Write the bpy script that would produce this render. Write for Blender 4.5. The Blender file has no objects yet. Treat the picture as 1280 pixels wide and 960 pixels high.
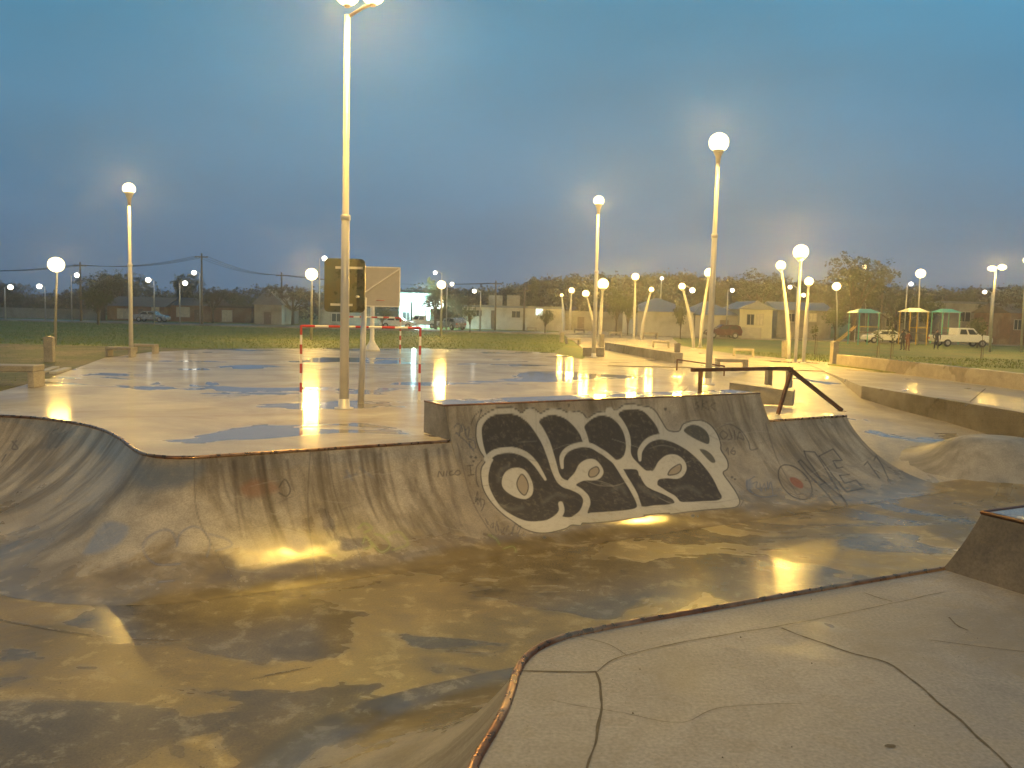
import bpy, math, random
import numpy as np
from mathutils import Vector, Matrix
random.seed(7); np.random.seed(7)
sc = bpy.context.scene
COL = sc.collection
R_ = math.radians

# ------------------------------------------------------------------ camera
F = 1066.0; CAMZ = 2.5
pitch = math.atan(91 / F); roll = 0.025
fw = Vector((0, math.cos(pitch), -math.sin(pitch)))
u0 = Vector((0, math.sin(pitch), math.cos(pitch))); r0 = Vector((1, 0, 0))
CU = (u0 * math.cos(roll) - r0 * math.sin(roll)).normalized()
CR = (r0 * math.cos(roll) + u0 * math.sin(roll)).normalized()
cam_d = bpy.data.cameras.new('camera'); cam = bpy.data.objects.new('camera', cam_d); COL.objects.link(cam)
M = Matrix.Identity(4)
for i in range(3):
    M[i][0] = CR[i]; M[i][1] = CU[i]; M[i][2] = -fw[i]
M[0][3] = 0; M[1][3] = 0; M[2][3] = CAMZ
cam.matrix_world = M
cam_d.sensor_width = 36; cam_d.lens = 36 * F / 1280; cam_d.clip_end = 5000; cam_d.clip_start = 0.05
sc.camera = cam

def ray(px, py):
    return fw + CR * ((px - 640) / F) + CU * ((480 - py) / F)
def at(px, py, z=0.0):
    d = ray(px, py); t = (z - CAMZ) / d.z
    return Vector((d.x * t, d.y * t, z))
def atY(px, py, Y):
    d = ray(px, py); t = Y / d.y
    return Vector((d.x * t, Y, CAMZ + d.z * t))
def to_px(V):
    P = V - np.array([0, 0, CAMZ]); f = P @ np.array(fw)
    return 640 + F * (P @ np.array(CR)) / f, 480 - F * (P @ np.array(CU)) / f

# ------------------------------------------------------------------ render, world
sc.render.engine = 'CYCLES'
sc.view_settings.view_transform = 'Standard'; sc.view_settings.look = 'None'
sc.view_settings.exposure = 0.66; sc.view_settings.gamma = 1
try:
    sc.cycles.use_denoising = True
except Exception: pass
sc.cycles.max_bounces = 5; sc.cycles.diffuse_bounces = 3; sc.cycles.glossy_bounces = 3
sc.cycles.sample_clamp_indirect = 6
world = bpy.data.worlds.new('World'); sc.world = world; world.use_nodes = True
wt = world.node_tree; wt.nodes.clear()
def wn(t, **k):
    n = wt.nodes.new(t)
    for a, b in k.items(): setattr(n, a, b)
    return n
wo = wn('ShaderNodeOutputWorld'); bg = wn('ShaderNodeBackground')
tc = wn('ShaderNodeTexCoord'); sp = wn('ShaderNodeSeparateXYZ'); rp = wn('ShaderNodeValToRGB')
wt.links.new(tc.outputs['Generated'], sp.inputs[0]); wt.links.new(sp.outputs[2], rp.inputs[0])
els = rp.color_ramp.elements
els[0].position = 0.0; els[0].color = (0.060, 0.112, 0.185, 1)
els[1].position = 1.0; els[1].color = (0.060, 0.150, 0.250, 1)
for p, c in ((0.06, (0.055, 0.118, 0.205, 1)), (0.16, (0.058, 0.142, 0.225, 1)), (0.30, (0.050, 0.168, 0.265, 1)), (0.45, (0.042, 0.165, 0.258, 1))):
    e = els.new(p); e.color = c
mp = wn('ShaderNodeMapping'); mp.inputs['Scale'].default_value = (1.0, 1.0, 3.2)
ns = wn('ShaderNodeTexNoise'); ns.inputs['Scale'].default_value = 1.6; ns.inputs['Detail'].default_value = 5
mr = wn('ShaderNodeMapRange'); mr.inputs[1].default_value = 0.3; mr.inputs[2].default_value = 0.7; mr.inputs[3].default_value = 0.76; mr.inputs[4].default_value = 1.22
mx = wn('ShaderNodeVectorMath', operation='SCALE')
wt.links.new(tc.outputs['Generated'], mp.inputs[0]); wt.links.new(mp.outputs[0], ns.inputs['Vector'])
wt.links.new(ns.outputs[0], mr.inputs[0]); wt.links.new(rp.outputs[0], mx.inputs[0]); wt.links.new(mr.outputs[0], mx.inputs['Scale'])
wt.links.new(mx.outputs[0], bg.inputs[0]); bg.inputs[1].default_value = 0.98
wt.links.new(bg.outputs[0], wo.inputs[0])
LAMP_POWER = 7.5      # master for every street lamp

# ------------------------------------------------------------------ materials
class NT:
    def __init__(s, name):
        s.m = bpy.data.materials.new(name); s.m.use_nodes = True; s.t = s.m.node_tree
        s.b = s.t.nodes['Principled BSDF']
    def n(s, t, **k):
        x = s.t.nodes.new(t)
        for a, b in k.items(): setattr(x, a, b)
        return x
    def l(s, a, b): s.t.links.new(a, b)
    def coord(s, kind='Object', scale=(1, 1, 1)):
        c = s.n('ShaderNodeTexCoord'); m = s.n('ShaderNodeMapping'); m.inputs['Scale'].default_value = scale
        s.l(c.outputs[kind], m.inputs[0]); return m.outputs[0]
    def noise(s, vec, scale, detail=5, dist=0.0, rough=0.55):
        x = s.n('ShaderNodeTexNoise'); x.inputs['Scale'].default_value = scale; x.inputs['Detail'].default_value = detail
        x.inputs['Distortion'].default_value = dist; x.inputs['Roughness'].default_value = rough
        s.l(vec, x.inputs['Vector']); return x.outputs[0]
    def rng(s, v, a, b, c=0.0, d=1.0, smooth=False):
        x = s.n('ShaderNodeMapRange'); x.inputs[1].default_value = a; x.inputs[2].default_value = b
        x.inputs[3].default_value = c; x.inputs[4].default_value = d
        if smooth: x.interpolation_type = 'SMOOTHSTEP'
        s.l(v, x.inputs[0]); return x.outputs[0]
    def mix(s, f, a, b):
        x = s.n('ShaderNodeMix', data_type='RGBA')
        if isinstance(f, float): x.inputs[0].default_value = f
        else: s.l(f, x.inputs[0])
        for i, v in ((6, a), (7, b)):
            if isinstance(v, tuple): x.inputs[i].default_value = (*v, 1)
            else: s.l(v, x.inputs[i])
        return x.outputs[2]
    def mul(s, a, b):
        x = s.n('ShaderNodeMath', operation='MULTIPLY')
        for i, v in ((0, a), (1, b)):
            if isinstance(v, (int, float)): x.inputs[i].default_value = v
            else: s.l(v, x.inputs[i])
        return x.outputs[0]
    def op(s, o, a, b):
        x = s.n('ShaderNodeMath', operation=o)
        for i, v in ((0, a), (1, b)):
            if isinstance(v, (int, float)): x.inputs[i].default_value = v
            else: s.l(v, x.inputs[i])
        return x.outputs[0]
    def scale(s, c, f):
        x = s.n('ShaderNodeVectorMath', operation='SCALE'); s.l(c, x.inputs[0])
        if isinstance(f, (int, float)): x.inputs['Scale'].default_value = f
        else: s.l(f, x.inputs['Scale'])
        return x.outputs[0]

def concrete(name, light, dark, stain=None, stain_amt=(0.5, 0.7), wet=(0.55, 0.58), wscale=0.25, wstretch=(1, 1, 1),
             rdry=0.5, rwet=0.04, paint=False, streak=False, bump=0.25, ripple=0.0, mid=None, coat=0.0, midr=(0.48, 0.62)):
    N = NT(name); o = N.coord()
    big = N.noise(o, 0.45, 7, 0.6, 0.6); midn = N.noise(o, 2.6, 7, 0.3, 0.65); fine = N.noise(o, 38, 3); grit = N.noise(o, 150, 2)
    c = N.mix(N.rng(big, 0.35, 0.65, 0, 1, True), light, dark)
    if mid: c = N.mix(N.rng(midn, midr[0], midr[1], 0, 0.75, True), c, mid)
    c = N.scale(c, N.rng(midn, 0.25, 0.75, 0.74, 1.24))
    c = N.scale(c, N.rng(fine, 0.3, 0.7, 0.80, 1.17)); c = N.scale(c, N.rng(N.noise(o, 420, 1), 0.3, 0.7, 0.86, 1.14))
    if streak:
        uvs = N.coord('UV', (0.9, 0.25, 1)); uvf = N.coord('UV', (5.0, 0.6, 1))
        s1 = N.noise(uvs, 1.5, 5, 0.5, 0.6); s2 = N.noise(uvf, 1.2, 4, 0.2, 0.6)
        f = N.mul(N.rng(s1, 0.42, 0.60, 0, 1, True), N.rng(s2, 0.30, 0.62, 0.35, 1.0, True))
        sx = N.n('ShaderNodeSeparateXYZ'); N.l(N.coord('UV'), sx.inputs[0])
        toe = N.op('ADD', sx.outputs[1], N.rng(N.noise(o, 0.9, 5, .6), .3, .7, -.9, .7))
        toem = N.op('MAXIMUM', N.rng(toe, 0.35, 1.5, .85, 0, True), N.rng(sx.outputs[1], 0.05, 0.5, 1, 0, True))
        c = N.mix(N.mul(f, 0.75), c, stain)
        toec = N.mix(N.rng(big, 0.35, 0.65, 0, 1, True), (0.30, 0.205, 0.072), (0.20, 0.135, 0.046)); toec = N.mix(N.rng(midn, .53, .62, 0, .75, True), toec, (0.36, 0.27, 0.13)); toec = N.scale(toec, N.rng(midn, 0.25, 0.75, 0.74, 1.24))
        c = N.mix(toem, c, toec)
    elif stain:
        sn = N.noise(o, 0.33, 6, 1.0, 0.65)
        c = N.mix(N.rng(sn, stain_amt[0], stain_amt[1], 0, 0.85, True), c, stain)
    ow = N.coord('Object', wstretch)
    wn_ = N.noise(ow, wscale, 4, 0.7, 0.55); wm = N.rng(wn_, wet[0], wet[1], 0, 1, True)
    if streak: wm = N.op('MAXIMUM', wm, N.mul(toem, N.rng(N.noise(N.coord('Object', (0.8, 1.2, 1)), 0.42, 4, 0.7, 0.55), .46, .53, 0, 1, True)))
    if paint:
        a = N.n('ShaderNodeAttribute', attribute_name='paint')
        wear = N.rng(N.noise(o, 9, 6, 0, 0.7), 0.32, 0.5, 0.68, 1.0)
        c = N.mix(N.mul(a.outputs['Alpha'], wear), c, a.outputs['Color'])
    wetc = N.scale(c, N.rng(wm, 0, 1, 1.0, 0.78))
    N.l(wetc, N.b.inputs['Base Color'])
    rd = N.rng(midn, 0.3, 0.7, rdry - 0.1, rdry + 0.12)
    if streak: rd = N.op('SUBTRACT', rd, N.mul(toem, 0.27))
    rr = N.n('ShaderNodeMix'); N.l(wm, rr.inputs[0]); N.l(rd, rr.inputs[2]); rr.inputs[3].default_value = rwet
    ro = rr.outputs[0]
    if paint: ro = N.op('MAXIMUM', ro, N.mul(a.outputs['Alpha'], 0.62))
    N.l(ro, N.b.inputs['Roughness'])
    N.b.inputs['IOR'].default_value = 1.45
    if coat:
        N.l(N.mul(N.rng(big, .3, .7, .5, 1.3), coat), N.b.inputs['Coat Weight']); N.b.inputs['Coat Roughness'].default_value = 0.10; N.b.inputs['Coat IOR'].default_value = 1.33
    h = N.op('ADD', N.mul(midn, 0.6), N.op('ADD', N.mul(fine, 0.10), N.mul(grit, 0.05)))
    inv = N.rng(wm, 0, 1, 1.0, ripple)
    bp = N.n('ShaderNodeBump'); bp.inputs['Distance'].default_value = 0.02
    N.l(N.mul(inv, bump), bp.inputs['Strength']); N.l(h, bp.inputs['Height']); N.l(bp.outputs[0], N.b.inputs['Normal'])
    return N.m

def simple(name, c, rough=0.6, metal=0.0, var=0.25, nscale=4.0, bump=0.0, emit=None, estr=0.0, c2=None, n2=1.5):
    N = NT(name); o = N.coord(); nz = N.noise(o, nscale, 5)
    base = N.mix(N.rng(N.noise(o, n2, 5), 0.42, 0.6, 0, 1, True), c, c2) if c2 else N.mix(0.0, c, c)
    cc = N.scale(base, N.rng(nz, 0.3, 0.7, 1 - var, 1 + var)); N.l(cc, N.b.inputs['Base Color'])
    N.l(N.rng(nz, 0.3, 0.7, max(0.02, rough - 0.08), min(1, rough + 0.08)), N.b.inputs['Roughness'])
    N.b.inputs['Metallic'].default_value = metal
    if bump:
        bp = N.n('ShaderNodeBump'); bp.inputs['Strength'].default_value = bump; bp.inputs['Distance'].default_value = 0.02
        N.l(nz, bp.inputs['Height']); N.l(bp.outputs[0], N.b.inputs['Normal'])
    if emit:
        N.b.inputs['Emission Color'].default_value = (*emit, 1); N.b.inputs['Emission Strength'].default_value = estr
    return N.m

MT = {}
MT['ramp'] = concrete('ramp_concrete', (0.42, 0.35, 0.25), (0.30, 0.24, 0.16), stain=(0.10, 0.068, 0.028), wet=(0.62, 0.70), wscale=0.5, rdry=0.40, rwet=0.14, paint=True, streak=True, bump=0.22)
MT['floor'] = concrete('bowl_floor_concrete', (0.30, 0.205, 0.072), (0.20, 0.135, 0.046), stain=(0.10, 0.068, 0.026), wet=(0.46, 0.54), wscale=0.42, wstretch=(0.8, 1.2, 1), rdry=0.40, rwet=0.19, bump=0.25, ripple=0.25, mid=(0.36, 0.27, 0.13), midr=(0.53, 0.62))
MT['court'] = concrete('court_concrete', (0.42, 0.37, 0.30), (0.34, 0.29, 0.22), stain=(0.26, 0.21, 0.14), wet=(0.56, 0.60), wscale=0.24, wstretch=(0.7, 1.0, 1), rdry=0.55, rwet=0.05, bump=0.2, ripple=0.2, coat=0.4)
MT['deck'] = concrete('deck_concrete', (0.33, 0.295, 0.255), (0.265, 0.235, 0.20), stain=(0.22, 0.185, 0.14), stain_amt=(0.47, 0.62), wet=(0.66, 0.72), wscale=0.5, rdry=0.6, rwet=0.25, bump=0.5, mid=(0.26, 0.225, 0.18), midr=(0.5, 0.6))
MT['plaza'] = concrete('plaza_concrete', (0.42, 0.35, 0.24), (0.34, 0.28, 0.19), wet=(0.60, 0.64), wscale=0.3, rdry=0.55, rwet=0.05, bump=0.2, ripple=0.15, coat=0.3)
MT['block'] = concrete('block_concrete', (0.34, 0.30, 0.24), (0.22, 0.19, 0.14), stain=(0.10, 0.08, 0.05), wet=(0.66, 0.7), wscale=1.2, rdry=0.55, rwet=0.2, bump=0.3)
MT['darkblock'] = concrete('dark_ledge_concrete', (0.17, 0.14, 0.105), (0.11, 0.09, 0.065), stain=(0.06, 0.048, 0.03), wet=(0.6, 0.68), wscale=1.2, rdry=0.55, rwet=0.25, bump=0.4)  # darker tone than the other block concrete, for the near ledge body
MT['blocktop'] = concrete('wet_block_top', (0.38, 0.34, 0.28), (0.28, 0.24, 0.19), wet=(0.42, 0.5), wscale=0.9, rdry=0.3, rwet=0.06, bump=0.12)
MT['rust'] = simple('rusty_steel', (0.16, 0.062, 0.030), 0.42, 0.5, 0.35, 14, 0.3, c2=(0.09, 0.045, 0.03))
MT['coping'] = simple('worn_coping_steel', (0.19, 0.085, 0.045), 0.3, 0.75, 0.35, 9, 0.1, c2=(0.30, 0.19, 0.12), n2=0.9)
MT['joint'] = simple('dirty_joint', (0.10, 0.075, 0.045), 0.8, 0, 0.3, 20)
MT['whitepole'] = simple('white_painted_steel', (0.52, 0.50, 0.46), 0.35, 0.1, 0.10, 2)
MT['galv'] = simple('galvanised_steel', (0.42, 0.42, 0.42), 0.4, 0.6, 0.15, 3)
MT['redpaint'] = simple('red_paint', (0.42, 0.03, 0.02), 0.35, 0, 0.15, 5)
MT['whitepaint'] = simple('white_paint', (0.72, 0.68, 0.60), 0.35, 0, 0.10, 5)
MT['glow'] = simple('sodium_glass', (0.9, 0.8, 0.6), 0.3, emit=(1.0, 0.78, 0.36), estr=2.6)
MT['glowwhite'] = simple('white_lamp_glass', (0.9, 0.9, 0.9), 0.3, emit=(1.0, 0.93, 0.76), estr=3.5)
MT['sign'] = simple('lit_sign_face', (0.9, 0.9, 0.9), 0.3, emit=(0.75, 1.0, 0.95), estr=5)
MT['headlight'] = simple('headlight_glass', (0.9, 0.9, 0.9), 0.2, emit=(1.0, 0.95, 0.85), estr=5)
MT['glass'] = simple('dark_glass', (0.03, 0.035, 0.04), 0.08, 0, 0.1)
MT['litwin'] = simple('lit_window', (0.7, 0.75, 0.7), 0.3, emit=(0.75, 1.0, 0.95), estr=1.2)
MT['curtain'] = simple('curtained_window', (0.50, 0.46, 0.36), 0.4, 0, 0.2, 3)
MT['rubber'] = simple('rubber', (0.025, 0.025, 0.025), 0.8)
MT['carwhite'] = simple('white_car_paint', (0.70, 0.70, 0.66), 0.2, 0.0, 0.03)
MT['carsilver'] = simple('silver_car_paint', (0.38, 0.38, 0.37), 0.25, 0.4, 0.03)
MT['cardark'] = simple('dark_red_car_paint', (0.10, 0.03, 0.03), 0.25, 0.2, 0.03)
MT['boarddark'] = simple('dark_board', (0.055, 0.075, 0.060), 0.3, 0, 0.3, 3, c2=(0.07, 0.06, 0.03))
MT['boardpale'] = simple('pale_board', (0.40, 0.36, 0.31), 0.5, 0, 0.06, 2)
MT['grass'] = simple('wet_grass', (0.12, 0.155, 0.008), 0.75, 0, 0.5, 6, 0.8, c2=(0.17, 0.165, 0.015), n2=0.18)
MT['dirt'] = simple('grass_and_dirt', (0.085, 0.09, 0.022), 0.8, 0, 0.4, 4, 0.8, c2=(0.15, 0.12, 0.06), n2=0.5)
MT['blade'] = simple('grass_blade', (0.12, 0.15, 0.01), 0.7, 0, 0.4, 3)
MT['asphalt'] = simple('wet_asphalt', (0.055, 0.052, 0.048), 0.35, 0, 0.25, 3, 0.2)
MT['leaf'] = simple('dark_leaves', (0.045, 0.060, 0.018), 0.7, 0, 0.45, 0.9, c2=(0.075, 0.075, 0.02), n2=0.5)
MT['leaf2'] = simple('olive_leaves', (0.085, 0.10, 0.022), 0.7, 0, 0.4, 1.2, c2=(0.05, 0.07, 0.015), n2=0.7)
MT['leaf3'] = simple('brownish_leaves', (0.085, 0.058, 0.026), 0.7, 0, 0.4, 1.0, c2=(0.045, 0.05, 0.02), n2=0.6)
MT['bark'] = simple('bark', (0.11, 0.08, 0.05), 0.85, 0, 0.35, 6, 0.5)
MT['plaster'] = simple('pale_plaster', (0.44, 0.42, 0.37), 0.8, 0, 0.12, 0.9, 0.1, c2=(0.34, 0.31, 0.26), n2=0.35)
MT['greywall'] = simple('grey_render_wall', (0.30, 0.28, 0.24), 0.8, 0, 0.15, 0.9, 0.1, c2=(0.21, 0.19, 0.15), n2=0.35)
MT['creamwall'] = simple('cream_wall', (0.50, 0.47, 0.33), 0.75, 0, 0.1, 0.9, 0.1)
MT['brickwall'] = simple('brown_brick_wall', (0.20, 0.11, 0.07), 0.8, 0, 0.2, 2.5, 0.2, c2=(0.27, 0.19, 0.13), n2=0.4)
MT['bluewall'] = simple('pale_blue_facade', (0.42, 0.56, 0.54), 0.6, 0, 0.08, 1)
MT['roofgrey'] = simple('grey_sheet_roof', (0.17, 0.18, 0.20), 0.45, 0.2, 0.15, 1.5)
MT['roofdark'] = simple('dark_roof', (0.09, 0.06, 0.05), 0.6, 0, 0.2, 1.5)
MT['door'] = simple('dark_door', (0.13, 0.10, 0.08), 0.5, 0, 0.1)
MT['greenroof'] = simple('green_canopy', (0.10, 0.42, 0.30), 0.4, 0, 0.1)
MT['creamroof'] = simple('cream_canopy', (0.75, 0.70, 0.45), 0.4, 0, 0.1)
MT['yellow'] = simple('yellow_plastic', (0.55, 0.34, 0.02), 0.35, 0, 0.08)
MT['skin'] = simple('skin', (0.35, 0.2, 0.13), 0.6)
MT['cloth'] = simple('dark_clothes', (0.03, 0.03, 0.04), 0.85)
MT['clothred'] = simple('brown_red_clothes', (0.16, 0.05, 0.035), 0.85)
MT['hair'] = simple('dark_hair', (0.02, 0.015, 0.01), 0.7)
MT['wood'] = simple('weathered_wood', (0.16, 0.12, 0.08), 0.7, 0, 0.25, 5)

# ------------------------------------------------------------------ mesh tools
class MB:
    def __init__(s): s.v = []; s.f = []
    def add(s, vs, fs):
        k = len(s.v); s.v += [tuple(v) for v in vs]; s.f += [tuple(i + k for i in f) for f in fs]; return s
    def box(s, x0, x1, y0, y1, z0, z1, mat=None):
        vs = [Vector((x, y, z)) for z in (z0, z1) for y in (y0, y1) for x in (x0, x1)]
        if mat: vs = [mat @ v for v in vs]
        return s.add(vs, [(0, 2, 3, 1), (4, 5, 7, 6), (0, 1, 5, 4), (2, 6, 7, 3), (0, 4, 6, 2), (1, 3, 7, 5)])
    def tube(s, pts, rad, n=10, cap=True):
        pts = [Vector(p) for p in pts]; m = len(pts)
        if isinstance(rad, (int, float)): rad = [rad] * m
        vs = []; ref = None
        for i, p in enumerate(pts):
            d = (pts[min(i + 1, m - 1)] - pts[max(i - 1, 0)]).normalized()
            if ref is None: ref = Vector((1, 0, 0)) if abs(d.x) < 0.9 else Vector((0, 1, 0))
            a = (ref - d * ref.dot(d)).normalized(); ref = a; b = d.cross(a)
            for k in range(n):
                t = 2 * math.pi * k / n; vs.append(p + (a * math.cos(t) + b * math.sin(t)) * rad[i])
        fs = [(i * n + k, i * n + (k + 1) % n, (i + 1) * n + (k + 1) % n, (i + 1) * n + k) for i in range(m - 1) for k in range(n)]
        if cap: fs += [tuple(range(n - 1, -1, -1)), tuple((m - 1) * n + k for k in range(n))]
        return s.add(vs, fs)
    def lathe(s, prof, n=14, c=(0, 0, 0)):
        vs = []; m = len(prof); c = Vector(c)
        for r, z in prof:
            for k in range(n):
                t = 2 * math.pi * k / n; vs.append(c + Vector((r * math.cos(t), r * math.sin(t), z)))
        fs = [(i * n + k, i * n + (k + 1) % n, (i + 1) * n + (k + 1) % n, (i + 1) * n + k) for i in range(m - 1) for k in range(n)]
        fs += [tuple(range(n - 1, -1, -1)), tuple((m - 1) * n + k for k in range(n))]
        return s.add(vs, fs)
    def prism(s, poly, a0, a1, axis='y', mat=None):
        # poly: 2D outline; axis = extrusion axis
        def P(p, a):
            if axis == 'y': return Vector((p[0], a, p[1]))
            if axis == 'x': return Vector((a, p[0], p[1]))
            return Vector((p[0], p[1], a))
        n = len(poly); vs = [P(p, a0) for p in poly] + [P(p, a1) for p in poly]
        if mat: vs = [mat @ v for v in vs]
        return s.add(vs, [tuple(range(n)), tuple(range(2 * n - 1, n - 1, -1))] + [(i, i + n, (i + 1) % n + n, (i + 1) % n) for i in range(n)])
    def build(s, name, mat, parent=None, smooth=False, bevel=0.0):
        me = bpy.data.meshes.new(name); me.from_pydata(s.v, [], s.f); me.update()
        import bmesh
        bm = bmesh.new(); bm.from_mesh(me)
        bmesh.ops.recalc_face_normals(bm, faces=bm.faces); bm.to_mesh(me); bm.free()
        me.materials.append(MT[mat] if isinstance(mat, str) else mat)
        if smooth: me.polygons.foreach_set('use_smooth', [True] * len(me.polygons))
        o = bpy.data.objects.new(name, me); COL.objects.link(o)
        if parent: o.parent = parent
        if bevel:
            b = o.modifiers.new('bevel', 'BEVEL'); b.width = bevel; b.segments = 2; b.limit_method = 'ANGLE'
        return o
def tag(o, label=None, cat=None, group=None, kind=None):
    for k, v in (('label', label), ('category', cat), ('group', group), ('kind', kind)):
        if v: o[k] = v
    return o
def empty(name, loc, rz=0.0, label=None, cat=None, group=None):
    o = bpy.data.objects.new(name, None); COL.objects.link(o); o.location = loc; o.rotation_euler = (0, 0, rz)
    o.empty_display_size = 0.2
    return tag(o, label, cat, group)
def copy_tree(o, loc=None, rz=None, label=None, scale=None, parent=None):
    c = o.copy(); COL.objects.link(c)
    if parent: c.parent = parent
    for ch in list(o.children): copy_tree(ch, parent=c)
    if loc is not None: c.location = loc
    if rz is not None: c.rotation_euler = (0, 0, rz)
    if scale is not None: c.scale = scale if isinstance(scale, (tuple, list)) else (scale,) * 3
    if label: c['label'] = label
    return c
def catmull(pts, n=8, closed=False):
    P = [np.array(p, float) for p in pts]; m = len(P); out = []
    rngs = range(m) if closed else range(m - 1)
    for i in rngs:
        if closed: a, b, c, d = P[(i - 1) % m], P[i], P[(i + 1) % m], P[(i + 2) % m]
        else: a, b, c, d = P[max(i - 1, 0)], P[i], P[i + 1], P[min(i + 2, m - 1)]
        for k in range(n):
            t = k / n
            out.append(0.5 * ((2 * b) + (-a + c) * t + (2 * a - 5 * b + 4 * c - d) * t * t + (-a + 3 * b - 3 * c + d) * t ** 3))
    if not closed: out.append(P[-1])
    return np.array(out)
def resample(pts, step):
    pts = np.array(pts, float); d = np.r_[0, np.cumsum(np.linalg.norm(np.diff(pts, axis=0), axis=1))]
    n = max(2, int(d[-1] / step)); t = np.linspace(0, d[-1], n)
    return np.stack([np.interp(t, d, pts[:, k]) for k in range(pts.shape[1])], 1), t

# ------------------------------------------------------------------ skate bowl geometry
DEPTH = 1.5; RAD = 3.2; RUN0 = math.sqrt(RAD ** 2 - (RAD - DEPTH) ** 2)
BH = 0.65
A_ = at(270, 570); B_ = at(1058, 520)
LU = Vector((B_.x - A_.x, B_.y - A_.y)).normalized()          # along the coping
LN = Vector((LU.y, -LU.x))                                     # into the bowl
def onL(u, v=0.0, z=0.0):                                      # u from A_ along coping, v behind it
    p = Vector((A_.x, A_.y)) + LU * u - LN * v
    return Vector((p.x, p.y, z))
UEND = (B_ - A_).length
def u_of(p): return (p.x - A_.x) * LU.x + (p.y - A_.y) * LU.y
U_BLK0 = u_of(at(569, 553)); U_BLK1 = u_of(at(966, 527))
leftpx = [(-160, 519), (-80, 518), (0, 520), (50, 523), (100, 530), (130, 538), (150, 548), (163, 558), (178, 567), (205, 571.5), (238, 572)]
lp = [tuple(at(*p))[:2] for p in leftpx]
path = catmull(lp + [tuple(onL(0.0))[:2], tuple(onL(1.0))[:2]], 10)
path = np.vstack([path, np.array([tuple(onL(2.0))[:2], tuple(onL(UEND))[:2]])])

def strip(path, step, toph, rows, flip=1.0, smooth_n=40):
    """quarter pipe surface hung from a coping path; returns verts, faces, uv"""
    P, t = resample(path, step)
    T = np.gradient(P, axis=0); T /= np.linalg.norm(T, axis=1)[:, None]
    N = np.stack([T[:, 1], -T[:, 0]], 1) * flip
    k = np.ones(smooth_n) / smooth_n
    Np = np.pad(N, ((smooth_n, smooth_n), (0, 0)), mode='edge')
    N = np.stack([np.convolve(Np[:, i], k, 'same')[smooth_n:-smooth_n] for i in range(2)], 1); N /= np.linalg.norm(N, axis=1)[:, None]
    tops = np.array([toph(x) for x in t])
    smax = np.sqrt(RAD ** 2 - (RAD - DEPTH - tops) ** 2)
    a = np.linspace(0, 1, rows)
    S = smax[:, None] * a[None, :]
    Z = -DEPTH + RAD - np.sqrt(RAD ** 2 - S ** 2)
    X = P[:, 0:1] + (RUN0 - S) * N[:, 0:1]; Y = P[:, 1:2] + (RUN0 - S) * N[:, 1:2]
    V = np.stack([X, Y, Z], 2).reshape(-1, 3)
    n, m = S.shape
    idx = np.arange(n * m).reshape(n, m)
    Fq = np.stack([idx[:-1, :-1], idx[1:, :-1], idx[1:, 1:], idx[:-1, 1:]], 2).reshape(-1, 4)
    if flip < 0: Fq = Fq[:, ::-1]
    UV = np.stack([np.repeat(t[:, None], m, 1), S], 2).reshape(-1, 2)
    return V, Fq, UV, P, N, t
def np_mesh(name, V, Fq, mat, uv=None, col=None, smooth=True):
    me = bpy.data.meshes.new(name)
    me.vertices.add(len(V)); me.vertices.foreach_set('co', V.astype(np.float32).ravel())
    me.loops.add(len(Fq) * 4); me.loops.foreach_set('vertex_index', Fq.astype(np.int32).ravel())
    me.polygons.add(len(Fq)); me.polygons.foreach_set('loop_start', np.arange(len(Fq), dtype=np.int32) * 4)
    me.update(calc_edges=True)
    if smooth: me.polygons.foreach_set('use_smooth', np.ones(len(Fq), bool))
    if uv is not None:
        l = me.uv_layers.new(name='UVMap'); l.data.foreach_set('uv', uv[Fq.ravel()].astype(np.float32).ravel())
    if col is not None:
        a = me.color_attributes.new('paint', 'FLOAT_COLOR', 'POINT'); a.data.foreach_set('color', col.astype(np.float32).ravel())
    me.validate()
    me.materials.append(MT[mat]); o = bpy.data.objects.new(name, me); COL.objects.link(o); return o

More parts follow.
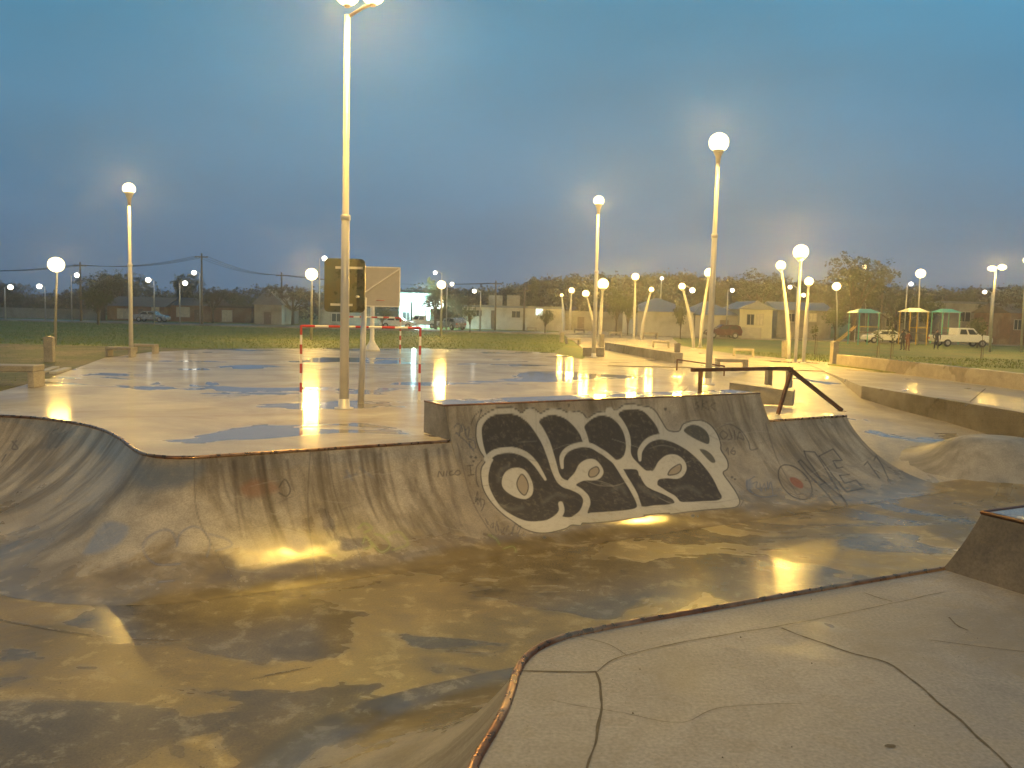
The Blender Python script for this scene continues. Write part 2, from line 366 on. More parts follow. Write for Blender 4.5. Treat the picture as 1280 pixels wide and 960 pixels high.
# ------------------------------------------------------------------ paint on the concrete (spray paint, marker tags, stains)
def zA(p): return [(560 + x / 5.055, 490 + y / 5.055) for x, y in p]
def zB(p): return [(740 + x / 5.055, 490 + y / 5.055) for x, y in p]
def zC(p): return [(900 + x / 5.818, 520 + y / 5.818) for x, y in p]
def z7(p): return [(480 + x / 2.667, 440 + y / 2.667) for x, y in p]
def z6(p): return [(x / 2.667, 480 + y / 2.667) for x, y in p]
class Painter:
    def __init__(s, V):
        s.x, s.y = to_px(V); s.c = np.zeros((len(V), 4))
    def sel(s, b, pad):
        return np.where((s.x > b[0] - pad) & (s.x < b[2] + pad) & (s.y > b[1] - pad) & (s.y < b[3] + pad))[0]
    def put(s, i, a, col):
        a = np.clip(a, 0, 1); o = s.c[i]; na = a + o[:, 3] * (1 - a)
        s.c[i, :3] = np.where(na[:, None] > 1e-4, (np.array(col)[None] * a[:, None] + o[:, :3] * (o[:, 3] * (1 - a))[:, None]) / np.maximum(na, 1e-4)[:, None], 0)
        s.c[i, 3] = na
    def dist(s, i, P, W=None):
        X = s.x[i]; Y = s.y[i]; best = np.full(len(i), 1e9)
        for k in range(len(P) - 1):
            ax, ay = P[k]; dx, dy = P[k + 1] - P[k]; L = dx * dx + dy * dy + 1e-9
            t = np.clip(((X - ax) * dx + (Y - ay) * dy) / L, 0, 1)
            d = np.hypot(X - ax - t * dx, Y - ay - t * dy)
            if W is not None: d = d - (W[k] * (1 - t) + W[k + 1] * t)
            best = np.minimum(best, d)
        return best
    def inside(s, i, P):
        X = s.x[i]; Y = s.y[i]; c = np.zeros(len(i), bool); n = len(P); j = n - 1
        for k in range(n):
            xi, yi = P[k]; xj, yj = P[j]
            c ^= ((yi > Y) != (yj > Y)) & (X < (xj - xi) * (Y - yi) / (yj - yi + 1e-12) + xi); j = k
        return c
    def fill(s, pts, col, op=1.0, soft=0.5, grow=0.0, curve=True):
        P = catmull(pts, 6, True) if curve else np.array(pts, float)
        b = (P[:, 0].min(), P[:, 1].min(), P[:, 0].max(), P[:, 1].max()); i = s.sel(b, grow + soft + 1)
        if not len(i): return
        d = s.dist(i, np.vstack([P, P[:1]])); d = np.where(s.inside(i, P), -d, d)
        s.put(i, op * np.clip(0.5 - (d - grow) / (2 * soft), 0, 1), col)
    def stroke(s, pts, w, col, op=1.0, soft=0.5, curve=True, closed=False):
        P = catmull(pts, 6, closed) if curve else np.array(pts, float)
        if closed: P = np.vstack([P, P[:1]])
        if isinstance(w, (int, float)): W = np.full(len(P), w / 2)
        else: W = np.interp(np.linspace(0, 1, len(P)), np.linspace(0, 1, len(w)), w) / 2
        b = (P[:, 0].min(), P[:, 1].min(), P[:, 0].max(), P[:, 1].max()); i = s.sel(b, W.max() + soft + 1)
        if not len(i): return
        s.put(i, op * np.clip(0.5 - s.dist(i, P, W) / (2 * soft), 0, 1), col)

WHITE = (0.50, 0.455, 0.37); BLACK = (0.048, 0.038, 0.030); INK = (0.030, 0.022, 0.018); BLUE = (0.06, 0.09, 0.20)
def paint_all(V):
    p = Painter(V)
    outer = zA([(180, 260), (190, 190), (240, 140), (310, 105), (380, 98), (430, 110), (465, 135), (500, 105), (540, 105), (585, 135), (640, 108), (710, 110), (770, 140), (810, 122), (850, 138), (880, 168), (930, 138), (980, 124)]) + \
        zB([(105, 128), (140, 112), (170, 108), (200, 85), (250, 76), (310, 90), (360, 97), (400, 125), (440, 190), (480, 245), (550, 250), (580, 205), (640, 185), (700, 185), (750, 215), (790, 270), (810, 330), (812, 368), (850, 430), (855, 480), (825, 512), (870, 580), (910, 640), (930, 690), (915, 720), (870, 730), (740, 740), (600, 755), (500, 768), (480, 762), (330, 775), (320, 785), (160, 810), (0, 825)]) + \
        zA([(850, 825), (835, 840), (780, 838), (740, 860), (640, 885), (560, 885), (480, 860), (420, 820), (350, 770), (280, 700), (230, 620), (212, 540), (215, 480), (240, 430), (205, 370), (185, 310)])
    p.fill(outer, (0.42, 0.38, 0.30), 0.22, 4.0, 3.0); p.fill(outer, INK, 0.9, 0.5, 1.5); p.fill(outer, WHITE, 1.0, 0.4)
    # body fills
    p.fill(zA([(213, 250), (225, 200), (270, 155), (340, 137), (420, 142), (480, 172), (530, 225), (590, 320), (630, 420), (660, 510), (700, 580), (760, 610), (830, 640), (855, 680), (850, 730), (820, 770), (780, 790), (735, 790), (690, 775), (650, 800), (590, 815), (500, 815), (420, 785), (350, 740), (300, 680), (262, 600), (255, 530), (270, 460), (285, 425), (248, 405), (225, 340)]), BLACK)
    p.fill(zA([(575, 195), (605, 160), (665, 145), (735, 165), (795, 215), (835, 270), (860, 325), (930, 345), (1000, 390)]) + zB([(140, 460), (190, 540), (240, 620), (280, 700), (275, 733), (200, 748), (100, 756), (0, 762)]) + zA([(882, 762), (900, 700), (880, 645), (820, 605), (790, 570), (730, 550), (700, 510), (680, 450), (650, 350), (610, 270)]), BLACK)
    p.fill(zB([(-50, 228), (-20, 185), (30, 155), (90, 152), (150, 180), (195, 245), (215, 330), (205, 395), (165, 428), (110, 415), (60, 375), (0, 345), (-35, 310)]), BLACK)
    p.fill(zB([(167, 148), (200, 115), (260, 108), (320, 120), (370, 165), (410, 220), (430, 265), (480, 300), (560, 340), (630, 390), (700, 460), (760, 540), (800, 620), (820, 665), (790, 685), (700, 690), (600, 695), (555, 690), (520, 655), (440, 620), (415, 600), (405, 550), (380, 500), (340, 495), (290, 450), (250, 400), (240, 330), (215, 240)]), BLACK)
    p.fill(zB([(190, 492), (240, 485), (290, 490), (320, 560), (370, 610), (440, 640), (500, 665), (525, 690), (500, 708), (400, 716), (310, 720), (290, 650), (240, 560)]), BLACK)
    p.fill(zB([(580, 240), (620, 210), (670, 212), (720, 245), (742, 290), (735, 328), (690, 315), (640, 290), (600, 265)]), (0.075, 0.068, 0.055))
    p.fill(zB([(680, 362), (720, 368), (760, 400), (780, 440), (755, 445), (710, 402)]), (0.10, 0.09, 0.07))
    # drips of grey inside
    for a in [zA([(600, 700), (680, 650), (740, 660)]), zA([(340, 720), (400, 740), (470, 730)]), zB([(130, 620), (180, 600), (210, 640)]), zB([(520, 620), (600, 600), (680, 640)]), zB([(300, 600), (360, 640), (420, 660)]), zA([(380, 470), (330, 500), (320, 560)])]:
        p.stroke(a, 4.5, (0.16, 0.145, 0.12), 0.45, 2.2)
    # white lines over the fills
    p.stroke(zA([(245, 422), (300, 380), (400, 366), (490, 395), (550, 450), (590, 510), (615, 552)]), [7.5, 7.5, 7.5, 7, 6, 4.5, 3], WHITE)
    p.stroke(zA([(712, 706), (718, 750), (692, 792), (640, 825)]), [6, 7, 8, 8], WHITE)
    p.stroke(zA([(490, 150), (560, 210), (620, 310), (660, 430), (690, 530), (730, 580), (790, 602), (850, 640), (875, 690), (850, 760), (800, 805)]), [10, 9, 8, 7.5, 7, 8, 8, 7, 8, 8, 9], WHITE)
    p.fill(zA([(345, 540), (370, 500), (420, 478), (480, 490), (520, 540), (538, 600), (530, 650), (490, 676), (430, 665), (370, 630), (342, 590)]), WHITE)
    p.stroke(zA([(722, 478), (720, 410), (760, 360), (830, 335), (900, 338), (960, 370), (1011, 405)]) + zB([(170, 470), (230, 570), (280, 660), (300, 720)]), [3.5, 6, 6.5, 6.5, 6, 6, 6, 5, 4.5, 4, 5], WHITE)
    p.stroke(zA([(770, 145), (830, 205), (862, 270), (880, 330)]), [9, 7, 6, 5.5], WHITE)
    p.fill(zA([(800, 602), (750, 590), (760, 555), (800, 510), (830, 455), (880, 425), (930, 428), (970, 470), (982, 510), (960, 545), (920, 558), (860, 560), (815, 580)]), WHITE)
    p.stroke(zB([(110, 120), (180, 190), (222, 270), (230, 350), (215, 415)]), [10, 7, 6, 6, 6], WHITE)
    p.fill(zB([(140, 440), (190, 425), (212, 390), (240, 400), (270, 450), (320, 500), (300, 530), (280, 490), (190, 486), (160, 470)]), WHITE)
    p.stroke(zB([(303, 430), (305, 370), (350, 310), (420, 283), (500, 290), (580, 330), (650, 380), (720, 450), (780, 540), (820, 620)]), [3.5, 6, 6.5, 7, 9, 8, 6, 5, 4, 3], WHITE)
    p.fill(zB([(410, 612), (350, 600), (312, 545), (300, 500), (380, 500), (420, 440), (470, 400), (530, 396), (580, 430), (598, 480), (580, 525), (540, 548), (470, 545), (420, 555), (412, 590)]), WHITE)
    p.stroke(zB([(400, 600), (470, 640), (520, 670), (545, 710)]), [7, 5, 5, 7], WHITE)
    for pu in (zA([(470, 520), (500, 560), (507, 610), (485, 652), (450, 625), (435, 580), (448, 540)]), zA([(888, 520), (900, 490), (940, 472), (956, 500), (935, 530), (900, 538)]), zB([(480, 520), (502, 485), (556, 456), (563, 490), (540, 515), (500, 525)])):
        p.fill(pu, (0.30, 0.23, 0.15), 0.9); p.stroke(pu, 1.3, INK, closed=True)
    # stray black lines around
    for a in [zA([(215, 110), (170, 150), (145, 205)]), zA([(215, 110), (195, 160)]), zA([(215, 430), (180, 480), (180, 560), (195, 600)]), zA([(640, 890), (740, 880), (780, 850)]), zB([(940, 670), (955, 690), (930, 730)])]:
        p.stroke(a, 1.2, INK, 0.8)
    # tags
    rnd = random.Random(3)
    def scrib(x0, y0, x1, y1, n, col, w=1.1, op=0.75, seed=0):
        r = random.Random(seed)
        for k in range(n):
            cx = x0 + (x1 - x0) * (k + 0.5) / n; cy = y0 + (y1 - y0) * (k + 0.5) / n; h = 5 + r.random() * 3
            pts = [(cx + r.uniform(-3.2, 3.2), cy + r.uniform(-h, h)) for _ in range(5)]
            p.stroke(pts, w, col, op, 0.5)
    # N I C O   I
    for a in [z7([(180, 415), (184, 398), (196, 414), (200, 398)]), z7([(208, 412), (210, 398)]), z7([(228, 396), (218, 402), (222, 411), (232, 408)]), z7([(240, 398), (236, 406), (246, 410), (256, 402), (248, 395), (240, 398)]), z7([(277, 380), (297, 378)]), z7([(287, 378), (290, 410)]), z7([(280, 412), (300, 408)])]:
        p.stroke(a, 1.2, INK, 0.8)
    # tag at the left edge: small letters stacked
    for a in [z7([(235, 250), (248, 238), (262, 262), (240, 270)]), z7([(250, 280), (262, 240), (275, 285)]), z7([(270, 260), (285, 255), (280, 290), (300, 285)]), z7([(285, 300), (300, 295), (305, 320), (288, 318), (285, 300)]), z7([(240, 270), (275, 300), (300, 330)])]:
        p.stroke(a, 1.2, (0.05, 0.06, 0.08), 0.75)
    for cx, cy, r in [(290, 350, 5), (306, 352, 5), (298, 364, 4.5), (616, 178, 5), (938, 190, 6), (953, 200, 3), (535, 618, 7), (1160, 418, 5), (1170, 424, 4), (1030, 546, 8), (1046, 548, 5), (300, 504, 4)]:
        p.fill(z7([(cx - r, cy), (cx, cy - r * .8), (cx + r, cy), (cx, cy + r * .8)]), INK, 0.85)
    scrib(592, 618, 606, 634, 3, INK, seed=5); scrib(605, 655, 658, 666, 8, INK, 1.0, 0.7, seed=6)
    # top right tags: S K C and O J I O 16
    for a in [z7([(1050, 165), (1038, 172), (1050, 182), (1036, 192)]), z7([(1062, 160), (1060, 192)]), z7([(1078, 165), (1062, 178), (1082, 192)]), z7([(1104, 170), (1090, 180), (1104, 194)]), z7([(1030, 160), (1100, 158)]),
              z7([(1130, 262), (1120, 275), (1132, 290), (1146, 276), (1130, 262)]), z7([(1150, 258), (1160, 286), (1148, 292)]), z7([(1168, 262), (1170, 292)]), z7([(1178, 290), (1186, 266), (1200, 292), (1180, 284)]), z7([(1140, 330), (1146, 320), (1148, 342)]), z7([(1166, 318), (1156, 334), (1168, 342), (1170, 330), (1158, 332)]), z7([(1120, 250), (1150, 240), (1190, 262), (1215, 300), (1222, 326), (1245, 322)])]:
        p.stroke(a, 1.3, INK, 0.7)
    # blue grey tag
    for a in [zC([(195, 470), (200, 530), (240, 560)]), zC([(215, 465), (250, 440)]), zC([(240, 490), (270, 480), (262, 520), (290, 530)]), zC([(290, 490), (300, 545), (322, 492), (332, 545)]), zC([(345, 480), (350, 530), (370, 480), (385, 570)]), zC([(250, 570), (320, 590), (410, 575)])]:
        p.stroke(a, 1.3, (0.07, 0.085, 0.13), 0.75)
    p.fill(zC([(190, 465), (225, 460), (235, 510), (215, 545), (195, 510)]), (0.10, 0.14, 0.22), 0.5, 2)
    # O N E
    p.stroke(zC([(425, 410), (440, 370), (480, 355), (550, 375), (620, 430), (662, 500), (668, 560), (640, 600), (590, 605), (520, 580), (460, 520), (430, 460)]), 1.5, INK, 0.85, closed=True)
    p.fill(zC([(508, 450), (540, 445), (590, 475), (608, 510), (590, 528), (545, 510), (515, 480)]), (0.25, 0.075, 0.035), 0.85)
    for a in [[(570, 332), (588, 318), (640, 375), (735, 465), (770, 482), (730, 500)], [(570, 332), (640, 420), (760, 545), (850, 652)], [(612, 256), (625, 300), (735, 460), (910, 612)], [(612, 256), (690, 262), (745, 350), (945, 684), (905, 668)],
              [(720, 292), (822, 240), (888, 322), (822, 326), (850, 380), (892, 372)], [(870, 432), (942, 424)], [(870, 432), (905, 490), (990, 466), (1045, 526), (920, 552), (815, 425), (720, 292)], [(1048, 358), (1075, 330)], [(1078, 340), (1120, 400), (1160, 452)], [(1120, 322), (1135, 290), (1180, 360), (1240, 490)], [(490, 690), (540, 710)], [(730, 705), (800, 750)], [(860, 760), (950, 800)]]:
        p.stroke(zC(a), 1.5, INK, 0.8, curve=False)
    # faded spray patches on the ramp at the left
    p.fill(z6([(290, 540), (340, 470), (390, 460), (430, 480), (400, 530), (340, 560), (280, 566)]), (0.16, 0.20, 0.28), 0.6, 3)
    p.fill(z6([(450, 280), (560, 270), (680, 270), (640, 330), (560, 350), (470, 345)]), (0.10, 0.125, 0.15), 0.6, 6)
    p.fill(z6([(800, 345), (850, 318), (900, 325), (930, 350), (880, 372), (820, 375)]), (0.26, 0.10, 0.035), 0.55, 4)
    p.stroke(z6([(930, 345), (950, 318), (968, 352), (955, 374), (930, 362)]), 1.8, INK, 0.75)
    for a in [[(590, 530), (570, 490), (530, 490), (485, 520), (480, 560), (520, 600), (600, 600)], [(590, 540), (600, 500), (640, 475), (680, 490), (700, 530), (690, 575)], [(700, 500), (760, 520), (770, 540), (720, 555)], [(530, 660), (580, 655)]]:
        p.stroke(z6(a), 2.6, (0.13, 0.145, 0.20), 0.55, 1.2)
    for a in [[(1195, 480), (1215, 465), (1240, 480), (1215, 495)], [(1210, 530), (1220, 510), (1240, 540), (1215, 550)], [(1250, 500), (1280, 510), (1300, 540), (1270, 560), (1240, 530)], [(1010, 580), (1060, 570), (1120, 572)]]:
        p.stroke(z6(a), 2.6, (0.24, 0.30, 0.05), 0.55, 1.4)
    for a in [[(350, 610), (372, 622), (385, 640)], [(400, 655), (430, 648), (440, 665)]]:
        p.stroke(z7(a), 2.6, (0.26, 0.30, 0.06), 0.5, 1.4)
    p.stroke(z7([(10, 610), (50, 600), (80, 640), (30, 660)]), 2.8, (0.27, 0.30, 0.05), 0.5, 1.5)
    for a in [[(1155, 290), (1175, 320)], [(1200, 280), (1240, 310)], [(1150, 312), (1190, 300)]]:
        p.stroke(z6(a), 3, (0.12, 0.15, 0.22), 0.45, 1.5)
    p.stroke(z6([(40, 190), (60, 215), (40, 215), (55, 188)]), 1.5, INK, 0.7); p.stroke(z6([(20, 235), (5, 260)]), 1.5, INK, 0.7)
    # rain-washed drip marks below the coping
    r = random.Random(11)
    for k in range(46):
        x = r.uniform(265, 560); y = 572 - (x - 270) * 0.064 + r.uniform(0, 10); L = r.uniform(30, 120); s_ = r.uniform(0.1, 0.35)
        p.stroke([(x, y), (x + L * s_ * 0.4, y + L * 0.6), (x + L * s_, y + L)], [r.uniform(2, 5), 3, 0.8], (0.085, 0.055, 0.025), r.uniform(0.25, 0.6), 1.8)
    for k in range(18):
        x = r.uniform(590, 960); y = 496; L = r.uniform(15, 60)
        p.stroke([(x, y), (x + 2, y + L)], [1.5, 0.6], (0.12, 0.09, 0.05), 0.25, 1.2)
    for a in [[(243, 573), (246, 640), (270, 690), (300, 735)], [(388, 564), (385, 640), (396, 725)], [(410, 563), (420, 620), (452, 700)], [(957, 529), (972, 575), (1000, 625)], [(572, 555), (590, 625), (618, 672)]]:
        p.stroke(a, 1.3, (0.09, 0.065, 0.04), 0.65, 0.7)
    for k in range(110):
        x = r.uniform(-20, 1150); y0 = 590 if x < 560 else 530 + max(0, x - 900) * .25; y = r.uniform(y0, y0 + 130); a = r.uniform(-.5, .35) + (1.1 if x < 160 else 0); L = r.uniform(12, 60)
        pts = [(x, y), (x + L * .5 * math.cos(a), y + L * .5 * math.sin(a) + r.uniform(-4, 4)), (x + L * math.cos(a), y + L * math.sin(a))]
        p.stroke(pts, [.3, r.uniform(.7, 1.3), .3], (0.07, 0.055, 0.04) if r.random() < .6 else (0.5, 0.45, 0.36), r.uniform(.2, .45), 0.6)
    return p.c

# ------------------------------------------------------------------ setting: floors, court, plaza, grass
def sm(a, b, x):
    t = min(1, max(0, (x - a) / (b - a))); return t * t * (3 - 2 * t)
def vdist(x, y): return -((x - A_.x) * LN.x + (y - A_.y) * LN.y)
def gh(x, y):
    v = vdist(x, y); uu = (x - A_.x) * LU.x + (y - A_.y) * LU.y
    zr = float(np.interp(y, [19, 20.5, 22, 24, 27, 30, 33, 37, 41], [-1.5, -1.34, -1.12, -0.85, -0.68, -0.58, -0.38, -0.12, -0.05]))
    z = -1.5 + (zr + 1.5) * sm(UEND - 0.1 + max(0, min(1, -v / 2.7)) * .9, UEND + 1.3 + max(0, min(1, -v / 2.7)) * .6, uu)
    return min(z, -0.05) - 0.003
xs = np.arange(-44, 60.1, 0.4); ys = np.arange(-14, 46.1, 0.4)
GV = np.array([(x, y, gh(x, y)) for x in xs for y in ys]); idx = np.arange(len(GV)).reshape(len(xs), len(ys))
GF = np.stack([idx[:-1, :-1], idx[1:, :-1], idx[1:, 1:], idx[:-1, 1:]], 2).reshape(-1, 4)
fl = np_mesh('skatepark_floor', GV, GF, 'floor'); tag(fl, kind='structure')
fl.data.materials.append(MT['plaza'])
fl.data.polygons.foreach_set('material_index', np.array([1 if (q[0] - A_.x) * LU.x + (q[1] - A_.y) * LU.y > UEND + .1 and vdist(q[0], q[1]) > -2.2 else 0 for q in GV[GF].mean(1)], dtype=np.int32))

def sheet(name, pts, z, mat, z0=None, kind='structure'):
    b = MB(); P = [(p[0], p[1]) for p in pts]; n = len(P)
    if z0 is None: z0 = z - 0.04
    b.add([(x, y, z) for x, y in P] + [(x, y, z0) for x, y in P], [tuple(range(n))] + [(i, (i + 1) % n, (i + 1) % n + n, i + n) for i in range(n)])
    o = b.build(name, mat); return tag(o, kind=kind)
# court + skate deck behind the coping
Pd, _ = resample(path, 0.25)
front = [tuple(p) for p in Pd]
deck_back = onL(UEND, 2.5)
cpx = [(880, 488), (860, 483), (800, 468), (740, 452), (692, 441), (600, 436), (500, 435.5), (350, 435.5), (265, 436), (187, 440), (131, 447), (62, 472), (0, 489), (-120, 505)]
court_pts = front + [tuple(deck_back)[:2], tuple(onL(U_BLK1 - 1.0, 2.6))[:2]] + [tuple(at(*p))[:2] for p in cpx[1:]]
sheet('court_pavement', court_pts, 0.0, 'court', -0.06)
# side skirt of the deck end
b = MB(); e0 = onL(UEND); e1 = onL(UEND, 2.5); e2 = onL(U_BLK1 - 1.0, 2.6)
b.add([(e0.x, e0.y, -0.03), (e1.x, e1.y, -0.03), (e2.x, e2.y, -0.03), (e2.x, e2.y, -1.5), (e1.x, e1.y, -1.5), (e0.x, e0.y, -1.5)], [(0, 1, 4, 5), (1, 2, 3, 4)])
tag(b.build('deck_retaining_wall', 'block'), 'concrete side wall holding up the deck end under the rusty rail', 'wall')

# grass and ground
b = MB(); Z = -0.06; B4 = 3000
for x0, x1, y0, y1 in ((-B4, B4, 46, B4), (-B4, B4, -B4, -14), (-B4, -44, -14, 46), (60, B4, -14, 46)):
    b.add([(x0, y0, Z), (x1, y0, Z), (x1, y1, Z), (x0, y1, Z)], [(0, 1, 2, 3)])
tag(b.build('ground', 'grass'), kind='structure')
lg = [(-44, 46.2)] + [tuple(at(*p))[:2] for p in ((265, 436), (187, 440), (131, 447), (62, 472), (0, 489), (-120, 505))] + [(-44, 25)]
sheet('grass_verge', lg, 0.012, 'dirt', -0.1)
# plaza
pl = [(3.2, 41.5)] + [tuple(at(*p))[:2] for p in ((735, 440.5), (716, 425), (700, 415), (692, 409.5), (836, 414.5), (842, 424), (852, 432), (917, 442), (1043, 453))] + [(18.7, 41.5)]
sheet('plaza_pavement', pl, -0.012, 'plaza', -0.08)
W0 = at(1045, 457); W1 = at(1280, 488); wd = (W1 - W0).normalized(); W2 = W1 + wd * 14
K0 = at(1077, 483); K1 = at(1280, 517); kd = (K1 - K0).normalized(); K2 = K1 + kd * 12
sheet('raised_walkway', [tuple(K0)[:2], (W0.x - 1.0, W0.y + 2), (W0.x + 0.3, W0.y + 2), tuple(W1)[:2], tuple(W2)[:2], tuple(K2)[:2]], 0.004, 'plaza', -1.6)
sheet('lawn_behind_wall', [(W0.x - 0.3, W0.y + 0.4), (60, W0.y + 0.4), (60, -14), (W2.x + 0.3, W2.y), (W1.x + 0.35, W1.y)], 0.06, 'grass', -0.5)
# road at the far side
b = MB(); b.add([(-400, 98, -0.02), (400, 104, -0.02), (400, 113, -0.02), (-400, 107, -0.02)], [(0, 1, 2, 3)]); tag(b.build('road', 'asphalt'), kind='structure')
b = MB(); b.box(-400, 400, -0.15, 0.15, -0.1, 0.1, Matrix.Translation((0, 100.6, 0)) @ Matrix.Rotation(0.0075, 4, 'Z') @ Matrix.Translation((0, -3.0, 0))); tag(b.build('kerb', 'greywall'), kind='structure')

# grass tufts
rng = np.random.default_rng(4); V = []; Fc = []
def tufts(poly, n, hmax, name, mat='blade'):
    P = np.array(poly); x0, y0 = P.min(0); x1, y1 = P.max(0)
    b = MB(); k = 0; tries = 0
    while k < n and tries < n * 6:
        tries += 1
        x = rng.uniform(x0, x1); y = rng.uniform(y0, y1); c = False; j = len(P) - 1
        for i in range(len(P)):
            if (P[i][1] > y) != (P[j][1] > y) and x < (P[j][0] - P[i][0]) * (y - P[i][1]) / (P[j][1] - P[i][1]) + P[i][0]: c = not c
            j = i
        if not c: continue
        k += 1; h = rng.uniform(0.4, 1) * hmax; a = rng.uniform(0, 6.28); w = 0.03; dx, dy = math.cos(a) * w, math.sin(a) * w
        b.v += [(x - dx, y - dy, -0.06), (x + dx, y + dy, -0.06), (x + rng.uniform(-.05, .05), y + rng.uniform(-.05, .05), h)]; q = len(b.v); b.f.append((q - 3, q - 2, q - 1))
    o = b.build(name, mat); return tag(o, kind='stuff', label='short wet grass growing beside the court and plaza', cat='grass')
far_poly = [tuple(at(265, 436))[:2], tuple(at(690, 440.5))[:2], (4.6, 70), (5, 97), (-60, 97), (-50, 50)]
tufts(far_poly, 26000, 0.05, 'field_grass')['label'] = 'short yellow green grass of the field beyond the wet court'
tufts(lg, 6000, 0.06, 'verge_grass')['label'] = 'patchy grass along the left edge of the court'
tufts([(W0.x, W0.y + .6), (58, 40), (58, 60), (16, 62)], 9000, 0.06, 'lawn_grass')['label'] = 'short lawn grass behind the low wall at right'

# ------------------------------------------------------------------ ramps
blockfn = lambda off: (lambda t: BH if U_BLK0 <= t - off <= U_BLK1 else 0.0)
# arc length where the straight coping begins
Pq, tq = resample(path, 0.014); toff = tq[-1] - UEND
V, Fq, UV, P, N, t = strip(path, 0.014, blockfn(toff), 210, 1.0, 90)
def flare(t_, s_): return 1.0 * max(0.0, min(1.0, (t_ - (tq[-1] - 3.2)) / 3.2)) ** 1.3 * max(0.0, 1 - s_ / RUN0) ** 1.4
sh = 1.0 * np.clip((UV[:, 0] - (tq[-1] - 3.2)) / 3.2, 0, 1) ** 1.3 * np.clip(1 - UV[:, 1] / RUN0, 0, 1) ** 1.4
V[:, 0] += LU.x * sh; V[:, 1] += LU.y * sh
cnt = paint_all(V)
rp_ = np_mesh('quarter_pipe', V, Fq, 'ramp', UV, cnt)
tag(rp_, 'long curved concrete quarter pipe with big black and cream graffiti letters', 'skate ramp')
def coping_tube(name, pts3, r, parent, mat='coping'):
    return MB().tube(pts3, r, 8).build(name, mat, parent, True)
c1, _ = resample(path, 0.2)
ends = tq[-1] - UEND + U_BLK0
tt = np.r_[0, np.cumsum(np.linalg.norm(np.diff(c1, axis=0), axis=1))]
coping_tube('coping', [(x, y, 0.0) for (x, y), q in zip(c1, tt) if q < ends - 0.02], 0.032, rp_)
coping_tube('coping', [onL(U_BLK1 + 0.03, 0, 0.0), onL(UEND, 0, 0.0)], 0.03, rp_)
v0 = math.sqrt(RAD ** 2 - (RAD - DEPTH - BH) ** 2) - RUN0
coping_tube('block_edge', [onL(U_BLK0, v0 + 0.01, BH - 0.005), onL(U_BLK1, v0 + 0.01, BH - 0.005)], 0.022, rp_, 'rust')
# end cap of the ramp profile at the right
b = MB(); prof = []
for k in range(25):
    s = RUN0 * k / 24; p = onL(UEND + flare(tq[-1], s), -(RUN0 - s)); prof.append((p.x, p.y, -DEPTH + RAD - math.sqrt(RAD ** 2 - s * s)))
q = len(prof); b.add(prof + [(x, y, -1.62) for x, y, z in prof], [(i, i + 1, q + i + 1, q + i) for i in range(q - 1)])
b.build('ramp_end', 'block', rp_)
# raised block on top
bl = MB(); D = 1.25
def blockpoly(u, shrink=0.0):
    pts = []
    for k in range(9):
        z = BH * k / 8; s = math.sqrt(RAD ** 2 - (RAD - DEPTH - z) ** 2); pts.append((s - RUN0 + 0.004, z))
    pts += [(D, BH), (D, 0.0)]
    return [onL(u, v, z) for v, z in pts]
a0 = blockpoly(U_BLK0 + 0.01); a1 = blockpoly(U_BLK1 - 0.01); q = len(a0)
bl.add(a0 + a1, [tuple(range(q)), tuple(range(2 * q - 1, q - 1, -1))] + [(i, i + 1, q + i + 1, q + i) for i in range(8, q - 1)])
blk = bl.build('raised_block', 'block')
tag(blk, 'raised concrete block behind the graffiti, with a rusty top edge', 'skate block')
tp = MB(); tz = BH + 0.004
tp.add([onL(U_BLK0 + .03, v0 + .03, tz), onL(U_BLK1 - .03, v0 + .03, tz), onL(U_BLK1 - .03, D - .02, tz), onL(U_BLK0 + .03, D - .02, tz)], [(0, 1, 2, 3)])
tp.build('block_top', 'blocktop', blk)
MB().tube([onL(U_BLK0 + .02, v0, BH - .01), onL(U_BLK0 + .02, D, BH - .01)], 0.02, 6).build('edge_angle', 'rust', blk)

# rail
rv = 0.8
rA = onL(u_of(atY(863, 461, 20.3)), rv, 1.23)
def rail_at(px):   # point on the v=rv line under a pixel column
    best = min(np.linspace(0, 22, 4401), key=lambda u: abs(to_px(np.array([list(onL(u, rv, 0.8))]))[0][0] - px)); return best
uA, uB, uC, uP1, uP2 = rail_at(864), rail_at(986), rail_at(1054), rail_at(875), rail_at(976)
rt = empty('grind_rail', onL(uA, rv, 0), 0, 'rusty brown grind rail bent down over the ramp end', 'handrail')
org = Vector(rt.location)
def L(p): return Vector(p) - org
def railbar(b, p, q, w=0.05, h=0.045):
    p, q = L(p), L(q); d = (q - p); Ln = d.length; rot = d.to_track_quat('X', 'Z').to_matrix().to_4x4()
    b.box(0, Ln, -w, w, -h, h, Matrix.Translation(p) @ rot)
b = MB(); railbar(b, onL(uA, rv, 1.21), onL(uB - .03, rv, 1.21)); railbar(b, onL(uB - .06, rv, 1.215), onL(uC, rv, 0.03)); b.build('top_bar', 'rust', rt, bevel=0.008)
b = MB(); railbar(b, onL(uP1, rv, BH), onL(uP1, rv, 1.18), .045, .045); b.build('post', 'rust', rt, bevel=0.006)
b = MB(); railbar(b, onL(uP2 - 0.05, rv, 0.02), onL(uB + 0.05, rv, 1.10), .04, .04); b.build('post', 'rust', rt, bevel=0.006)
b = MB(); m = L(onL(uC, rv, 0.0)); b.box(-.1, .1, -.1, .1, 0.0, 0.012, Matrix.Translation(m)); b.build('base_plate', 'rust', rt)

